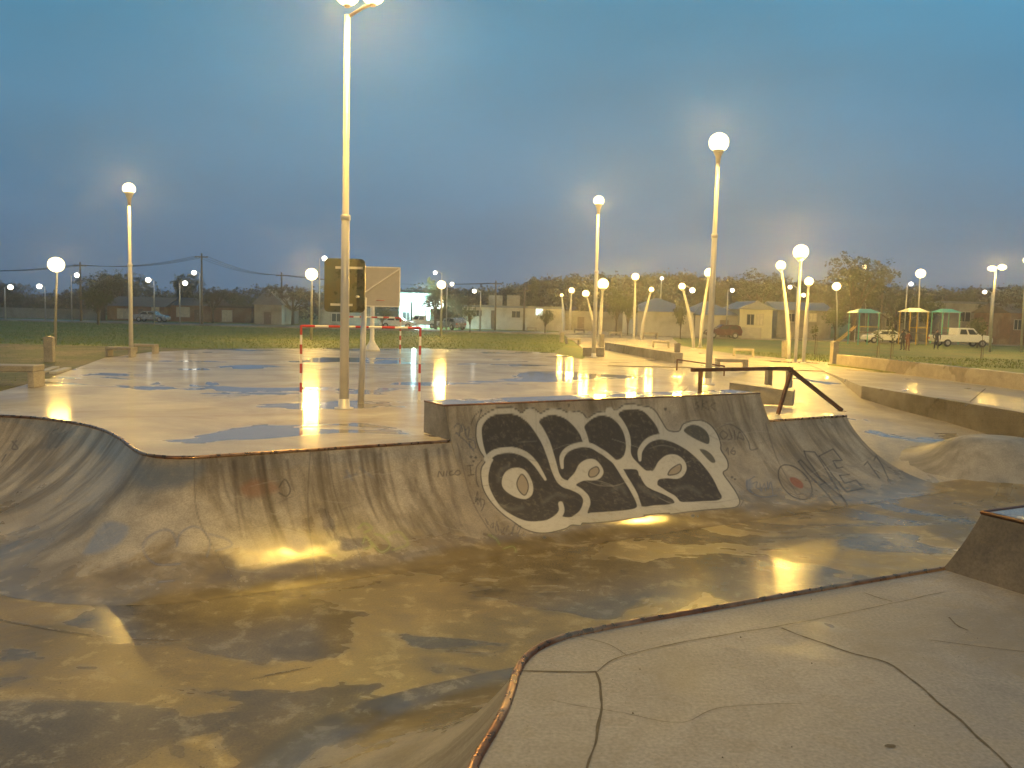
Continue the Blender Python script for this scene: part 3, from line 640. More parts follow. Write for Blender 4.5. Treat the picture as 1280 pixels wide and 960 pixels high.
# near deck
near_px = [(1175, 712), (1060, 731.5), (960, 749), (860, 767), (790, 779), (750, 787), (712, 795), (682, 806), (660, 820), (646, 840), (640, 860), (630, 888), (612, 922), (590, 962)]
nq = [tuple(at(*p))[:2] for p in near_px]
e = Vector(nq[0]) - Vector(nq[2]); e = e.normalized()
ext = [(nq[0][0] + e.x * 14, nq[0][1] + e.y * 14), (nq[0][0] + e.x * 2, nq[0][1] + e.y * 2)]
last = Vector(nq[-1]); npath = catmull(ext + nq + [(last.x - .2, last.y - 1.3), (last.x - .55, last.y - 3.2), (last.x - .7, last.y - 8)], 8)
# walls below the near coping
V, Fq, UV, P, N, t = strip(npath, 0.05, lambda x: 0.0, 40, 1.0, 15)
test = P[len(P) // 2] + N[len(N) // 2]
# make sure the face hangs to the bowl side (left / far side of the path)
flip = 1.0 if (Vector(test) - Vector((2, 2))).length > (Vector(P[len(P) // 2]) - Vector((2, 2))).length else -1.0
V, Fq, UV, P, N, t = strip(npath, 0.05, lambda x: 0.0, 40, flip, 15)
nr = np_mesh('near_quarter_pipe', V, Fq, 'ramp', UV, np.zeros((len(V), 4)))
tag(nr, 'grey concrete quarter pipe face dropping from the foreground deck edge', 'skate ramp')
c2, _ = resample(npath, 0.12)
coping_tube('coping', [(x, y, 0.0) for x, y in c2], 0.032, nr)
deck = sheet('foreground_deck', [tuple(p) for p in c2] + [(14, -12), (24, 4)], 0.0, 'deck', -0.05)
def ribbon(b, pts, w, z, jit=0.0, seed=0):
    r = random.Random(seed); P, _ = resample(catmull([tuple(p)[:2] for p in pts], 8), 0.06)
    if jit:
        ph = [r.uniform(0, 6.28) for _ in range(3)]
        for i in range(len(P)):
            P[i] += jit * np.array([math.sin(i * .9 + ph[0]) + math.sin(i * .37 + ph[1]), math.cos(i * .7 + ph[2])]) * 0.5
    T = np.gradient(P, axis=0); T /= np.linalg.norm(T, axis=1)[:, None]; n = len(P); vs = []
    for i in range(n):
        ww = w * (0.6 + 0.8 * r.random()) / 2
        vs += [(P[i][0] - T[i][1] * ww, P[i][1] + T[i][0] * ww, z), (P[i][0] + T[i][1] * ww, P[i][1] - T[i][0] * ww, z)]
    b.add(vs, [(2 * i, 2 * i + 1, 2 * i + 3, 2 * i + 2) for i in range(n - 1)])
cr = MB(); A2 = lambda L_: [at(*p) for p in L_]
ribbon(cr, A2([(650, 839), (700, 840), (745, 840)]), .020, .003, .004, 1)
ribbon(cr, A2([(745, 840), (751, 870), (748, 915), (732, 965)]), .016, .004, .01, 2)
ribbon(cr, A2([(976, 785), (1050, 812), (1118, 834), (1190, 893), (1270, 965)]), .016, .003, .012, 3)
ribbon(cr, A2([(745, 840), (775, 822), (860, 802), (975, 783)]), .008, .005, .008, 4)
tag(cr.build('deck_cracks', 'joint', deck))
cr2 = MB()
ribbon(cr2, A2([(975, 783), (1080, 762), (1180, 740)]), .006, .003, .008, 5)
ribbon(cr2, A2([(722, 795), (760, 806), (784, 820)]), .006, .003, .01, 6)
ribbon(cr2, A2([(1160, 800), (1220, 808), (1285, 815)]), .008, .003, .01, 7)
ribbon(cr2, A2([(1186, 772), (1196, 782), (1210, 788)]), .014, .003, .01, 8)
ribbon(cr2, A2([(690, 876), (780, 892), (850, 903), (905, 884), (1000, 880)]), .004, .003, .012, 9)
ribbon(cr2, A2([(1080, 741), (1100, 748), (1115, 752)]), .01, .003, .004, 10)
for i, (px, py, w) in enumerate([(1113, 933, .035)]):
    c = at(px, py); cr2.add([(c.x + w * math.cos(k * .9) * (1 + .3 * math.sin(k * 2)), c.y + .6 * w * math.sin(k * .9), .004) for k in range(7)], [tuple(range(7))])
cr2.build('hairline_cracks', 'joint', deck)
# near block at right
n0 = Vector((*nq[0], 0)); ndir = Vector((e.x, e.y, 0)); nper = Vector((-e.y, e.x, 0))   # nper points to the bowl
nb = MB(); sec = []
for k in range(9):
    z = BH * k / 8; sec.append((-(math.sqrt(RAD ** 2 - (RAD - DEPTH - z) ** 2) - RUN0), z))
sec += [(-2.6, BH), (-2.6, 0.0)]
def nbp(u, sc_=1.0): return [n0 + ndir * (u + (BH - z) * -0.16) + nper * v + Vector((0, 0, z)) for v, z in sec]
a0 = nbp(0.14); a1 = [n0 + ndir * 6 + nper * v + Vector((0, 0, z)) for v, z in sec]; q = len(sec)
nb.add(a0 + a1, [tuple(range(q)), tuple(range(2 * q - 1, q - 1, -1))] + [(i, i + 1, q + i + 1, q + i) for i in range(q - 1)])
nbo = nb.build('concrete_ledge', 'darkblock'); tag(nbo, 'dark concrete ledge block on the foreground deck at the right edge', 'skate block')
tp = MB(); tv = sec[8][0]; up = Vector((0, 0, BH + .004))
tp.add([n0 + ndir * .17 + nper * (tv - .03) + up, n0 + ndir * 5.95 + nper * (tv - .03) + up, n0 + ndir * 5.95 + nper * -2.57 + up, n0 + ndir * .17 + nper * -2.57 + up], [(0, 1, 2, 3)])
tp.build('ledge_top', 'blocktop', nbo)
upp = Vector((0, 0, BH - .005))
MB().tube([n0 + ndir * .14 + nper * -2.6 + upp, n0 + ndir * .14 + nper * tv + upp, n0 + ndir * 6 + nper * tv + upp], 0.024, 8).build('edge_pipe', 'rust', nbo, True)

# mound in the street section
mc = Vector((12.7, 22.1)); mv = []; mf = []; nn = 36
mb = MB(); rows = 14
for i in range(rows + 1):
    rr = 3.0 * i / rows
    for k in range(nn):
        a = 2 * math.pi * k / nn; x = mc.x + rr * math.cos(a) * 0.82; y = mc.y + rr * math.sin(a) * 0.6
        tt_ = 1 - rr / 3.0; z0 = gh(x, y); z = z0 * (1 - sm(0, .75, tt_)) + (-0.46) * sm(0, .75, tt_) - (0.02 if i == rows else 0)
        mb.v.append((x, y, z))
mb.f = [(i * nn + k, i * nn + (k + 1) % nn, (i + 1) * nn + (k + 1) % nn, (i + 1) * nn + k) for i in range(rows) for k in range(nn)] + [tuple(range(nn))]
tag(mb.build('skate_mound', 'block', None, True), 'smooth grey concrete hump on the low floor right of the graffiti ramp', 'skate hump')

# retaining ledge and long low wall at the right
def wallbox(name, p, q, th, z0, z1, mat, label, cat, side=1, cap=None):
    p = Vector((p.x, p.y, 0)); q = Vector((q.x, q.y, 0)); d = q - p; Ln = d.length; ang = math.atan2(d.y, d.x)
    root = MB().box(0, Ln, 0 if side > 0 else -th, th if side > 0 else 0, z0, z1).build(name, mat, None, bevel=0.015)
    root.location = p; root.rotation_euler = (0, 0, ang); return tag(root, label, cat)
wallbox('retaining_ledge', K0, K2, 0.45, -1.6, 0.03, 'block', 'long low concrete retaining ledge beside the sunken floor at right', 'ledge', 1)
wallbox('low_wall', W0, W2, 0.35, -0.4, 0.62, 'plaza', 'long pale low wall between the walkway and the right lawn', 'wall', 1)
pw0 = at(756, 437); pw1 = at(843, 453.5)
wallbox('planter_wall', pw0, pw1, 0.45, -0.05, 0.52, 'block', 'long dark low wall on the plaza beside the central tall lamp', 'wall', 1)
# joint lines on the walkway
b = MB(); ribbon(b, [at(1232, 486), at(1206, 530 - 22)], .05, .010, 0, 3); b.build('walkway_joint', 'joint', bpy.data.objects['raised_walkway'])
# expansion joints in the bowl floor
b = MB()
for i, a in enumerate([[(342, 962), (430, 925), (520, 898), (600, 886)], [(330, 845), (390, 834)], [(0, 775), (120, 795), (225, 800)]]):
    ribbon(b, [at(*p, -1.5) for p in a], .018, -1.496 + .0005 * i, .006, 20 + i)
b.build('floor_joints', simple('sandy_sealant', (0.20, 0.15, 0.07), 0.25, 0, 0.2, 10), fl)

# ------------------------------------------------------------------ benches, bollards
def bench_proto(w, d, h, t=0.14):
    r = empty('concrete_bench', (0, 0, 0))
    MB().box(-w / 2, w / 2, -d / 2, d / 2, h - t, h).build('seat', 'block', r, bevel=.02)
    for s in (-1, 1): MB().box(s * (w / 2 - t / 2) - t / 2, s * (w / 2 - t / 2) + t / 2, -d / 2, d / 2, 0, h - t - .002).build('leg', 'block', r, bevel=.015)
    return r
bp0 = bench_proto(1.3, 0.6, 0.5)
benches = [
    (12, 483, 0.12, 'pale concrete bench at the far left edge of the court', 1.25),
    (151, 446, 0.0, 'concrete bench just left of the left tall lamp', 0.9),
    (181, 441.5, 0.0, 'concrete bench just right of the left tall lamp', 0.9),
    (929, 445.5, -0.25, 'concrete bench in front of the leaning triple lamps on the plaza edge', 1.0),
    (914, 463, -0.1, 'low concrete bench right behind the foot of the tall right lamp', 1.1),
    (826, 434.5, -0.1, 'concrete bench on the lit plaza beyond the dark low wall', 1.0),
    (769, 421.5, -0.1, 'small distant concrete bench right of the central lamps', 1.1),
    (716, 430, 0.2, 'small concrete bench at the grass edge left of the central tall lamp', 0.9),
    (664, 414, 0.2, 'tiny concrete bench at the far corner of the grass field', 1.0),
    (724, 416, 0.1, 'tiny pale bench below the two far slim lamps', 1.1),
    (812, 423, 0.0, 'wide pale bench lit yellow on the plaza before the white wall', 1.3)]
for i, (px, py, rz, lab, s) in enumerate(benches):
    p = at(px, py); o = bp0 if i == 0 else copy_tree(bp0)
    o.location = p; o.rotation_euler = (0, 0, rz); o.scale = (s, s, s); tag(o, lab, 'bench', 'concrete benches around the park')
# solid seat at the foot of the central lamp, box and kicker behind the rail
def cblock(name, px, py, w, d, h, rz, label, cat, z=0.0, mat='block'):
    p = at(px, py, z); o = MB().box(-w / 2, w / 2, -d / 2, d / 2, 0, h).build(name, mat, None, bevel=.02); o.location = p; o.rotation_euler = (0, 0, rz); return tag(o, label, cat)
cblock('stone_bench', 742, 445, 1.25, .6, .5, -.15, 'dark solid concrete bench under the central tall lamp', 'bench')
# open box behind the rail
p = at(973, 484); r = empty('open_concrete_box', p, -0.45, 'open-sided concrete box seen through the rusty rail', 'skate box')
MB().box(-.42, .42, -.5, .5, .62, .74).build('top_slab', 'block', r, bevel=.01)
for s in (-1, 1): MB().box(s * .36 - .06, s * .36 + .06, -.5, .5, 0, .618).build('side_slab', 'block', r, bevel=.01)
p = at(952, 503); o = MB().prism([(-.9, 0), (.9, 0), (.9, .42), (-.9, .58)], -.5, .5, 'y').build('kicker_box', 'block', None, bevel=.01); o.location = p; o.rotation_euler = (0, 0, -.35)
tag(o, 'low concrete kicker box behind the ramp, in front of the open box', 'skate box')
# bollards
def bollard(name, px, py, w, h, label, z=0.0, mat='block'):
    p = at(px, py, z); o = MB().box(-w / 2, w / 2, -w / 2, w / 2, 0, h).add([], []).build(name, mat, None, bevel=.02)
    MB().prism([(-w / 2 - .02, h), (w / 2 + .02, h), (w / 2 + .02, h + .05), (0, h + .1), (-w / 2 - .02, h + .05)], -w / 2 - .02, w / 2 + .02, 'y').build('cap', mat, o)
    o.location = p; o.rotation_euler = (0, 0, .2); return tag(o, label, 'bollard', 'concrete bollards')
bollard('bollard', 846, 452, .26, .92, 'concrete bollard at the near end of the dark low wall')
bollard('bollard', 1042, 455, .34, 1.2, 'square concrete pillar at the end of the pale low wall')
bollard('bollard', 62, 453, .34, .95, 'squat concrete bollard on the grass by the left bench')
bollard('bollard', 752, 434, .3, .9, 'bollard at the far end of the dark low wall')
bollard('bollard', 702, 428, .3, .75, 'bollard on the grass edge left of the central tall lamp')
bollard('bollard', 982, 447, .4, 1.0, 'pale concrete bollard at the foot of the leaning triple lamps')
# low steel bar next to the bollard
p = at(846, 463, -0.02); r = empty('low_barrier_rail', p, 0, 'low dark steel bar running from the bollard to the right lamp', 'rail')
q = at(905, 470, -0.02) - p
MB().tube([(0, 0, .5), (q.x, q.y, .42)], .035, 6).build('bar', 'rust', r); MB().tube([(0, 0, 0), (0, 0, .5)], .035, 6).build('post', 'rust', r); MB().tube([(q.x, q.y, 0), (q.x, q.y, .42)], .035, 6).build('post', 'rust', r)
# two pale kerb strips lying near the left bench
for k, (a, bq, lab) in enumerate([((43, 470), (70, 461), 'pale kerb stone lying on the verge nearest the left bench'), ((66, 468), (85, 462), 'shorter pale kerb stone lying right of the first one')]):
    a, bq = at(*a), at(*bq); d = bq - a; o = MB().box(0, d.length, -.12, .12, 0, .09).build('kerb_stone', 'plaster', None, bevel=.01); o.location = a; o.rotation_euler = (0, 0, math.atan2(d.y, d.x)); tag(o, lab, 'kerb stone', 'loose kerb stones')

# ------------------------------------------------------------------ lamps
def plight(loc, power, parent, col=(1.0, 0.60, 0.105), r=0.24):
    d = bpy.data.lights.new('lamp_light', 'POINT'); d.energy = power * LAMP_POWER; d.color = col; d.shadow_soft_size = r
    o = bpy.data.objects.new('lamp_light', d); COL.objects.link(o); o.parent = parent; o.location = loc; return o
def ball(r, c, sq=0.95, n=14):
    prof = [(max(.004, r * math.sin(math.pi * k / 10)), -r * sq * math.cos(math.pi * k / 10)) for k in range(11)]
    return MB().lathe(prof, n, c)
def tall_lamp(base, H, label, power, rb=0.12, rt_=0.055, gr=0.26, group='tall street lamps of the park', collar=0.55, heads=((0, 0),)):
    r = empty('street_lamp', base, 0, label, 'street lamp', group)
    b = MB().tube([(0, 0, 0), (0, 0, H * collar), (0, 0, H * collar + .02), (0, 0, H - .5)], [rb, rb * .82, rb * .68, rt_], 14); b.build('pole', 'whitepole', r, True)
    MB().lathe([(rb * .9, -.07), (rb * 1.0, -.05), (rb * 1.0, .05), (rb * .85, .07)], 14, (0, 0, H * collar)).build('collar', 'whitepole', r, True)
    MB().lathe([(rb * 2, 0), (rb * 2, .03), (rb * 1.2, .05), (rb * 1.1, .25)], 14).build('base_flange', 'whitepole', r, True)
    for hx, hy in heads:
        if hx or hy: MB().tube([(0, 0, H - .55), (hx * .6, hy * .6, H - .35), (hx, hy, H - .25)], .04, 8).build('arm', 'whitepole', r, True)
        cl = .42 if len(heads) > 1 else 1.0
        MB().lathe([(rt_, -.75 * cl), (rt_ * 1.4, -.5 * cl), (gr * .55, -.29 * max(cl, .75)), (gr * .9, -.1)], 14, (hx, hy, H)).build('lamp_cup', 'whitepole', r, True)
        ball(gr, (hx, hy, H)).build('lamp_globe', 'glow', r, True)
        plight((hx, hy, H), power, r, r=gr + .03)
    return r
def top_h(px, py, base): return atY(px, py, base.y).z - base.z
pm = at(430, 511)
ml = tall_lamp(pm, top_h(450, -8, pm), 'thick white lamp pole nearest the camera, rising out of the picture', 1100, 0.118, .07, .3, collar=.47, heads=((.62, -.1), (0, 0)))
pL = at(164, 446); tall_lamp(pL, top_h(162, 236, pL), 'slim tall white lamp between two benches at the left of the court', 750, .10, .06, .28)
pC = at(742, 447); tall_lamp(pC, top_h(746, 251, pC), 'tall white lamp at the court corner by the dark low wall', 1100, .12, .07, .30)
pR = at(885, 481); tall_lamp(pR, top_h(895, 178, pR), 'tallest right lamp, standing behind the graffiti ramp and rail', 1100, .12, .07, .36, collar=.62)

tall_lamp(Vector((13, -22, 0)), 11, 'tall park lamp behind the photographer to the right', 10500, .12, .07, .28)
tall_lamp(Vector((-12, -24, -.06)), 11, 'tall park lamp behind the photographer to the left', 7500, .12, .07, .28)
def lean_lamp(bpx, lpx, label, power, r0_=.09, gr=.30, bend=0.5, mat='whitepole', z=0.0, group='leaning lamps on the plaza'):
    base = at(*bpx, z); top = atY(lpx[0], lpx[1], base.y); r = empty('leaning_lamp', base, 0, label, 'street lamp', group)
    d = top - base; pts = []; rad = []
    for k in range(11):
        t = k / 10; pts.append((d.x * (t ** (1 + bend)), -0.15 * t, d.z * t)); rad.append(r0_ * (1.0 + .45 * math.sin(min(1, t * 1.25) * math.pi) * (1 if t > .3 else t / .3)) * (1 - .35 * t))
    MB().tube(pts, rad, 10).build('pole', mat, r, True)
    MB().lathe([(r0_ * 1.8, 0), (r0_ * 1.8, .03), (r0_ * 1.2, .06)], 12).build('base_flange', mat, r)
    MB().lathe([(.05, -gr * 1.3), (gr * .45, -gr * 1.0), (gr * .7, -gr * .75)], 12, (d.x, -.15, d.z)).build('lamp_cup', mat, r, True)
    ball(gr, (d.x, -.15, d.z)).build('lamp_globe', 'glow', r, True)
    if power: plight((d.x, -.15, d.z), power * 1.8, r, r=gr + .03)
    return r
lean = [
    ((712, 413), (714.5, 363), 'far slim lamp right of the pair at the grass corner', 450, .14, .42),
    ((705, 414), (702, 369), 'far slim lamp left of the pair at the grass corner', 200, .16, .22),
    ((744, 428), (732, 367), 'lamp leaning left behind the central tall lamp', 300, .09, .30),
    ((749, 433), (753.5, 355), 'bright lamp just right of the central tall lamp', 700, .12, .42),
    ((792, 424), (794, 346), 'bright upright lamp in the middle of the plaza', 700, .11, .38),
    ((801, 426), (814, 362), 'lamp leaning right beside the bright plaza lamp', 300, .12, .24),
    ((867, 436), (852, 358), 'lamp leaning left with two small heads before the white wall', 300, .12, .26),
    ((875, 434), (886, 341), 'bright lamp leaning right just behind the tall right lamp', 800, .12, .38),
    ((986, 450), (975, 332), 'left lamp of the triple cluster, leaning left', 500, .10, .28),
    ((994, 453.5), (1000, 315), 'tallest and brightest lamp of the triple cluster', 1100, .09, .42),
    ((1004, 454), (1010, 352), 'right lamp of the triple cluster, leaning right', 450, .10, .24)]
for bpx, lpx, lab, pw, rr, gr in lean: lean_lamp(bpx, lpx, lab, pw, rr, gr)
# second head of the two-headed leaning lamp
p = at(867, 436); 
for o in bpy.data.objects:
    if o.get('label', '').startswith('lamp leaning left with two'):
        t2 = atY(865, 363, p.y) - p; MB().tube([(t2.x - .9, -.15, t2.z + .5), (t2.x, -.15, t2.z + .1)], .05, 6).build('arm', 'whitepole', o); ball(.2, (t2.x, -.15, t2.z)).build('lamp_globe', 'glowwhite', o, True)

def straight_lamp(bpx, lpx, label, power, r0_=.08, gr=.25, col='glow', arm=0.0, Y=None, lc=(1.0, 0.60, 0.105), group='straight lamps around the park'):
    base = at(*bpx) if Y is None else Vector((atY(bpx[0], bpx[1], Y).x, Y, -.05)); top = atY(lpx[0], lpx[1], base.y)
    r = empty('street_lamp', base, 0, label, 'street lamp', group); d = top - base
    MB().tube([(0, 0, 0), (d.x * .5 * (arm == 0), 0, d.z * .7), (d.x * (arm == 0), 0, d.z)], [r0_, r0_ * .8, r0_ * .6], 8).build('pole', 'galv', r, True)
    if arm: MB().tube([(0, 0, d.z - .1), (d.x * .6, -.1, d.z + .25), (d.x, -.15, d.z + .1)], r0_ * .5, 6).build('arm', 'galv', r, True)
    hc = (d.x, -.15, d.z)
    MB().lathe([(gr * .5, gr * .5), (gr * .4, gr * .7), (.05, gr * .8)], 10, hc).build('lamp_cap', 'galv', r, True)
    ball(gr, hc, .95).build('lamp_globe', col, r, True)
    if power: plight(hc, power * 1.3, r, lc, gr + .03)
    return r
st = [
    ((69, 433), (72, 331), 'very bright lamp at the left edge of the court lawn', 380, .08, .42, 'glow', 0),
    ((389, 425), (390, 343), 'bright lamp left of the dark backboard, beyond the grass', 1100, .10, .46, 'glow', 0),
    ((551, 420), (552, 356), 'bright lamp above the lit shop sign, beyond the grass', 800, .12, .42, 'glow', 0),
    ((1046, 428), (1045, 358), 'bright lamp right of the triple cluster, by the playground slide', 700, .09, .46, 'glow', 0),
    ((1146, 431), (1150, 342), 'bright lamp above the playground canopies', 900, .10, .50, 'glow', 0),
    ((1276, 440), (1283, 325), 'lamp cut off by the right edge of the picture', 500, .10, .34, 'glow', 0),
    ((824, 414), (827, 348), 'small white distant lamp on a straight pole before the woods', 0, .14, .26, 'glowwhite', 0),
    ((1082, 425), (1080, 334), 'small lamp in front of the tall tree at right', 0, .08, .30, 'glow', 0),
]
for b_, l_, lab, pw, rr, gr, cm, am in st: straight_lamp(b_, l_, lab, pw, rr, gr, cm, am)
# double-head lamp at right
base = at(1237, 440); r = empty('double_street_lamp', base, 0, 'double-headed lamp on a straight pole at the far right', 'street lamp'); tz = top_h(1240, 336, base)
MB().tube([(0, 0, 0), (0, 0, tz * .5), (0, 0, tz)], [.12, .1, .07], 10).build('pole', 'galv', r, True)
MB().tube([(-.35, 0, tz), (.45, 0, tz + .1)], .05, 6).build('arm', 'galv', r, True)
for s, hx, hz in ((1, -.38, .02), (1, .5, .14)): ball(.34, (hx, -.1, tz + hz), .7).build('lamp_globe', 'glow', r, True); plight((hx, -.1, tz + hz), 350, r, r=.37)
# distant street lights along the road (arms over the road)
dist = [(14, 359, 'first small white street light from the left edge, over the grey wall'), (50, 358, 'small street light above the grey wall, left of the very bright lamp'), (97, 344, 'street light just right of the very bright left lamp'), (186, 350, 'street light above the brick house roof, right of the left tall lamp'),
        (232, 354, 'lower of two close street lights left of the utility pole'), (243, 341, 'upper of two close street lights by the utility pole'), (406, 323, 'street light just over the top left corner of the dark backboard'), (544, 341, 'tiny street light above and left of the shop sign lamp'),
        (565, 355, 'tiny street light just right of the shop sign lamp'), (593, 364, 'tiny white street light left of the long pale building'), (915, 363, 'tiny street light between the woods and the small gabled house'), (987, 359, 'tiny street light behind the leaning triple lamps'),
        (1138, 355, 'tiny street light just left of the lamp over the playground'), (1230, 365, 'tiny street light below the double-headed lamp'), (1004, 369, 'small globe light behind the right lamp of the triple cluster')]
for i, (px, py, lab) in enumerate(dist):
    straight_lamp((px + (7 if i % 2 else -7), 405), (px, py), lab, 0, .09, .30 if px < 450 else .24, 'glowwhite', 1, Y=99 + 3.2 * (i % 3), group='distant street lights along the road')

# ------------------------------------------------------------------ goals
def goal(pl_, pr_, H, label, r=.032, dep=1.0, rr=None):
    root = empty('handball_goal', pl_, 0, label, 'goal', 'red and white goals'); d = pr_ - pl_; u = d.normalized(); bk = Vector((-u.y, u.x, 0)) * (rr or 1)
    def seg(name, a, b, n, first):
        a = Vector(a); b = Vector(b); m = MB(); m.tube([a.lerp(b, k / n) for k in range(n + 1)], r, 8); o = m.build(name, 'redpaint', root)
        o.data.materials.append(MT['whitepaint']); L_ = (b - a).length_squared
        for f in o.data.polygons:
            c = sum((o.data.vertices[v].co for v in f.vertices), Vector()) / len(f.vertices); k = min(n - 1, max(0, int((c - a).dot(b - a) / L_ * n)))
            f.material_index = (k + first) % 2
    seg('post', (0, 0, 0), (0, 0, H), 8, 1); seg('post', d, d + Vector((0, 0, H)), 8, 1)
    seg('crossbar', (0, 0, H - .02), d + Vector((0, 0, H - .02)), 9, 0)
    return root
goal(at(376, 502), at(524, 500.5), 2.0, 'near red and white goal frame behind the main lamp pole')
goal(at(434, 441.5), at(500, 442), 2.0, 'far red and white goal frame at the back of the wet court', r=.05)

# ------------------------------------------------------------------ basketball hoops
def board(w, h, t, rad, n=5):
    pts = []
    for cx, cz, a0 in ((w / 2 - rad, h / 2 - rad, 0), (-w / 2 + rad, h / 2 - rad, 90), (-w / 2 + rad, -h / 2 + rad, 180), (w / 2 - rad, -h / 2 + rad, 270)):
        for k in range(n + 1): a = R_(a0 + 90 * k / n); pts.append((cx + rad * math.cos(a), cz + rad * math.sin(a)))
    return pts
p = at(451, 504.5); hb = empty('basketball_hoop', p, 0, 'dark rounded backboard on a slim post behind the main lamp pole', 'basketball hoop')
tl = atY(407, 323, p.y) - p; br = atY(457, 391, p.y) - p; bc = (tl + br) / 2; bw = abs(br.x - tl.x); bh_ = abs(tl.z - br.z)
tpx = atY(456, 372, p.y) - p
MB().tube([(0, 0, 0), (tpx.x * .5, 0, tpx.z * .5), (tpx.x - .02, .02, tpx.z)], [.085, .075, .07], 12).build('post', 'whitepole', hb, True)
Mx = Matrix.Translation((bc.x, -.12, bc.z))
MB().prism(board(bw, bh_, .03, .12), -.02, .02, 'y', Mx).build('backboard', 'boarddark', hb)
for z in (bh_ * .33, -bh_ * .36): MB().box(bc.x - bw * .22 - (.12 if z < 0 else 0), bc.x + bw * .44 - (.25 if z < 0 else 0), -.19, -.145, bc.z + z - .03, bc.z + z + .03).build('support_bar', 'whitepole', hb)
MB().tube([(bc.x + bw * .3, -.17, bc.z - bh_ * .2), (tpx.x, .0, tpx.z)], .035, 6).build('arm', 'whitepole', hb)
rim = [(bc.x + .225 * math.cos(a), .12 + .225 + .225 * math.sin(a), bc.z - bh_ * .3) for a in np.linspace(0, 2 * math.pi, 21)]
MB().tube(rim, .012, 6).build('rim', 'redpaint', hb)
p = at(465, 438); hb2 = empty('basketball_hoop', p, 0, 'pale backboard with a diagonal brace on a cone-footed post', 'basketball hoop')
dY = 2.2; Yb = p.y - dY; a = atY(455.5, 333, Yb) - p; c = atY(500, 384, Yb) - p; a.x = c.x - 3.0 + .9
tl_, br_ = a, c; w2 = br_.x - tl_.x; h2 = tl_.z - br_.z; cc = Vector(((tl_.x + br_.x) / 2, -dY, (tl_.z + br_.z) / 2))
pz = (atY(465, 380, p.y) - p).z
MB().lathe([(.48, 0), (.46, .08), (.2, .45), (.13, .62), (.12, pz + .3)], 12).build('post', 'whitepaint', hb2, True)
MB().prism(board(w2, h2, .04, .03, 1), -.02, .02, 'y', Matrix.Translation(cc)).build('backboard', 'boardpale', hb2)
f_ = MB()
for x0, x1, z0, z1 in ((tl_.x, br_.x, tl_.z - .06, tl_.z), (tl_.x, br_.x, br_.z, br_.z + .05), (br_.x - .06, br_.x, br_.z, tl_.z), (tl_.x, tl_.x + .06, br_.z, tl_.z)): f_.box(x0, x1, -dY - .045, -dY - .023, z0, z1)
f_.build('frame', 'whitepaint', hb2)
pd_ = atY(457, 365, Yb) - p
MB().tube([(pd_.x, -dY - .1, pd_.z), (br_.x - .05, -dY - .08, tl_.z - .1)], .04, 6).build('brace', 'whitepaint', hb2)
MB().tube([(0, 0, pz + .25), (cc.x * .5, -dY + .05, pz + .6)], .07, 8).build('arm', 'whitepaint', hb2)
MB().tube([(cc.x + .225 * math.cos(q), -dY - .3 + .225 * math.sin(q), br_.z + .35) for q in np.linspace(0, 2 * math.pi, 17)], .015, 5).build('rim', 'redpaint', hb2)

# ------------------------------------------------------------------ trees
def crown(name, lobes, n, leaf, mat, parent, seed):
    r = np.random.default_rng(seed); vs = []; vol = np.array([l[3] * l[4] * l[5] for l in lobes]) ** .67; vol = vol / vol.sum()
    for l, f_ in zip(lobes, vol):
        m = int(n * f_); clump = max(6, m // 22)
        k = 0
        while k < m:
            d = r.normal(size=3); d /= np.linalg.norm(d); rr = r.uniform(.45, 1.06)
            cpos = np.array(l[:3]) + d * np.array(l[3:6]) * rr
            cs = r.uniform(.5, 1.1) * leaf * 3.0
            for _ in range(22):
                q = cpos + r.normal(size=3) * cs * .5; a = r.normal(size=3); a /= np.linalg.norm(a); bq = np.cross(a, r.normal(size=3)); bq /= np.linalg.norm(bq)
                s = leaf * r.uniform(.5, 1.1); vs += [q - a * s, q + bq * s * .5, q + a * s, q - bq * s * .5]; k += 1
    b = MB(); b.v = [tuple(v) for v in vs]; b.f = [(i, i + 1, i + 2, i + 3) for i in range(0, len(vs), 4)]
    me = bpy.data.meshes.new(name); me.from_pydata(b.v, [], b.f); me.materials.append(MT[mat]); o = bpy.data.objects.new(name, me); COL.objects.link(o); o.parent = parent; return o
def tree_proto(kind, H, seed, mat):
    r = random.Random(seed); root = empty('tree', (0, 0, 0))
    tb = MB(); hb_ = H * .3; tb.tube([(0, 0, -.1), (.05, 0, hb_), (0, .05, H * .62)], [H * .032, H * .024, H * .012], 8)
    lobes = []
    if kind == 'round':
        for k in range(7):
            a = r.uniform(0, 6.28); q = r.uniform(.08, .26) * H; z = r.uniform(.45, .82) * H; s = r.uniform(.14, .22) * H
            lobes.append((math.cos(a) * q, math.sin(a) * q, z, s * 1.2, s * 1.2, s)); tb.tube([(0, 0, hb_ * r.uniform(.8, 1.3)), (math.cos(a) * q * .5, math.sin(a) * q * .5, z * .75), (math.cos(a) * q, math.sin(a) * q, z)], [H * .014, H * .01, H * .004], 6)
    elif kind == 'tall':
        for k in range(8):
            a = r.uniform(0, 6.28); q = r.uniform(.02, .12) * H; z = (.3 + .08 * k) * H; s = (.15 - .01 * k) * H
            lobes.append((math.cos(a) * q, math.sin(a) * q, z, s, s, s * 1.1))
    else:   # wide
        for k in range(9):
            a = r.uniform(0, 6.28); q = r.uniform(.15, .5) * H; z = r.uniform(.5, .8) * H; s = r.uniform(.13, .2) * H
            lobes.append((math.cos(a) * q, math.sin(a) * q, z, s * 1.5, s * 1.5, s)); tb.tube([(0, 0, hb_), (math.cos(a) * q * .6, math.sin(a) * q * .6, z * .8), (math.cos(a) * q, math.sin(a) * q, z)], [H * .014, H * .009, H * .004], 6)
    tb.build('trunk', 'bark', root, True); crown('crown', lobes, 9000, H * .014, mat, root, seed); return root
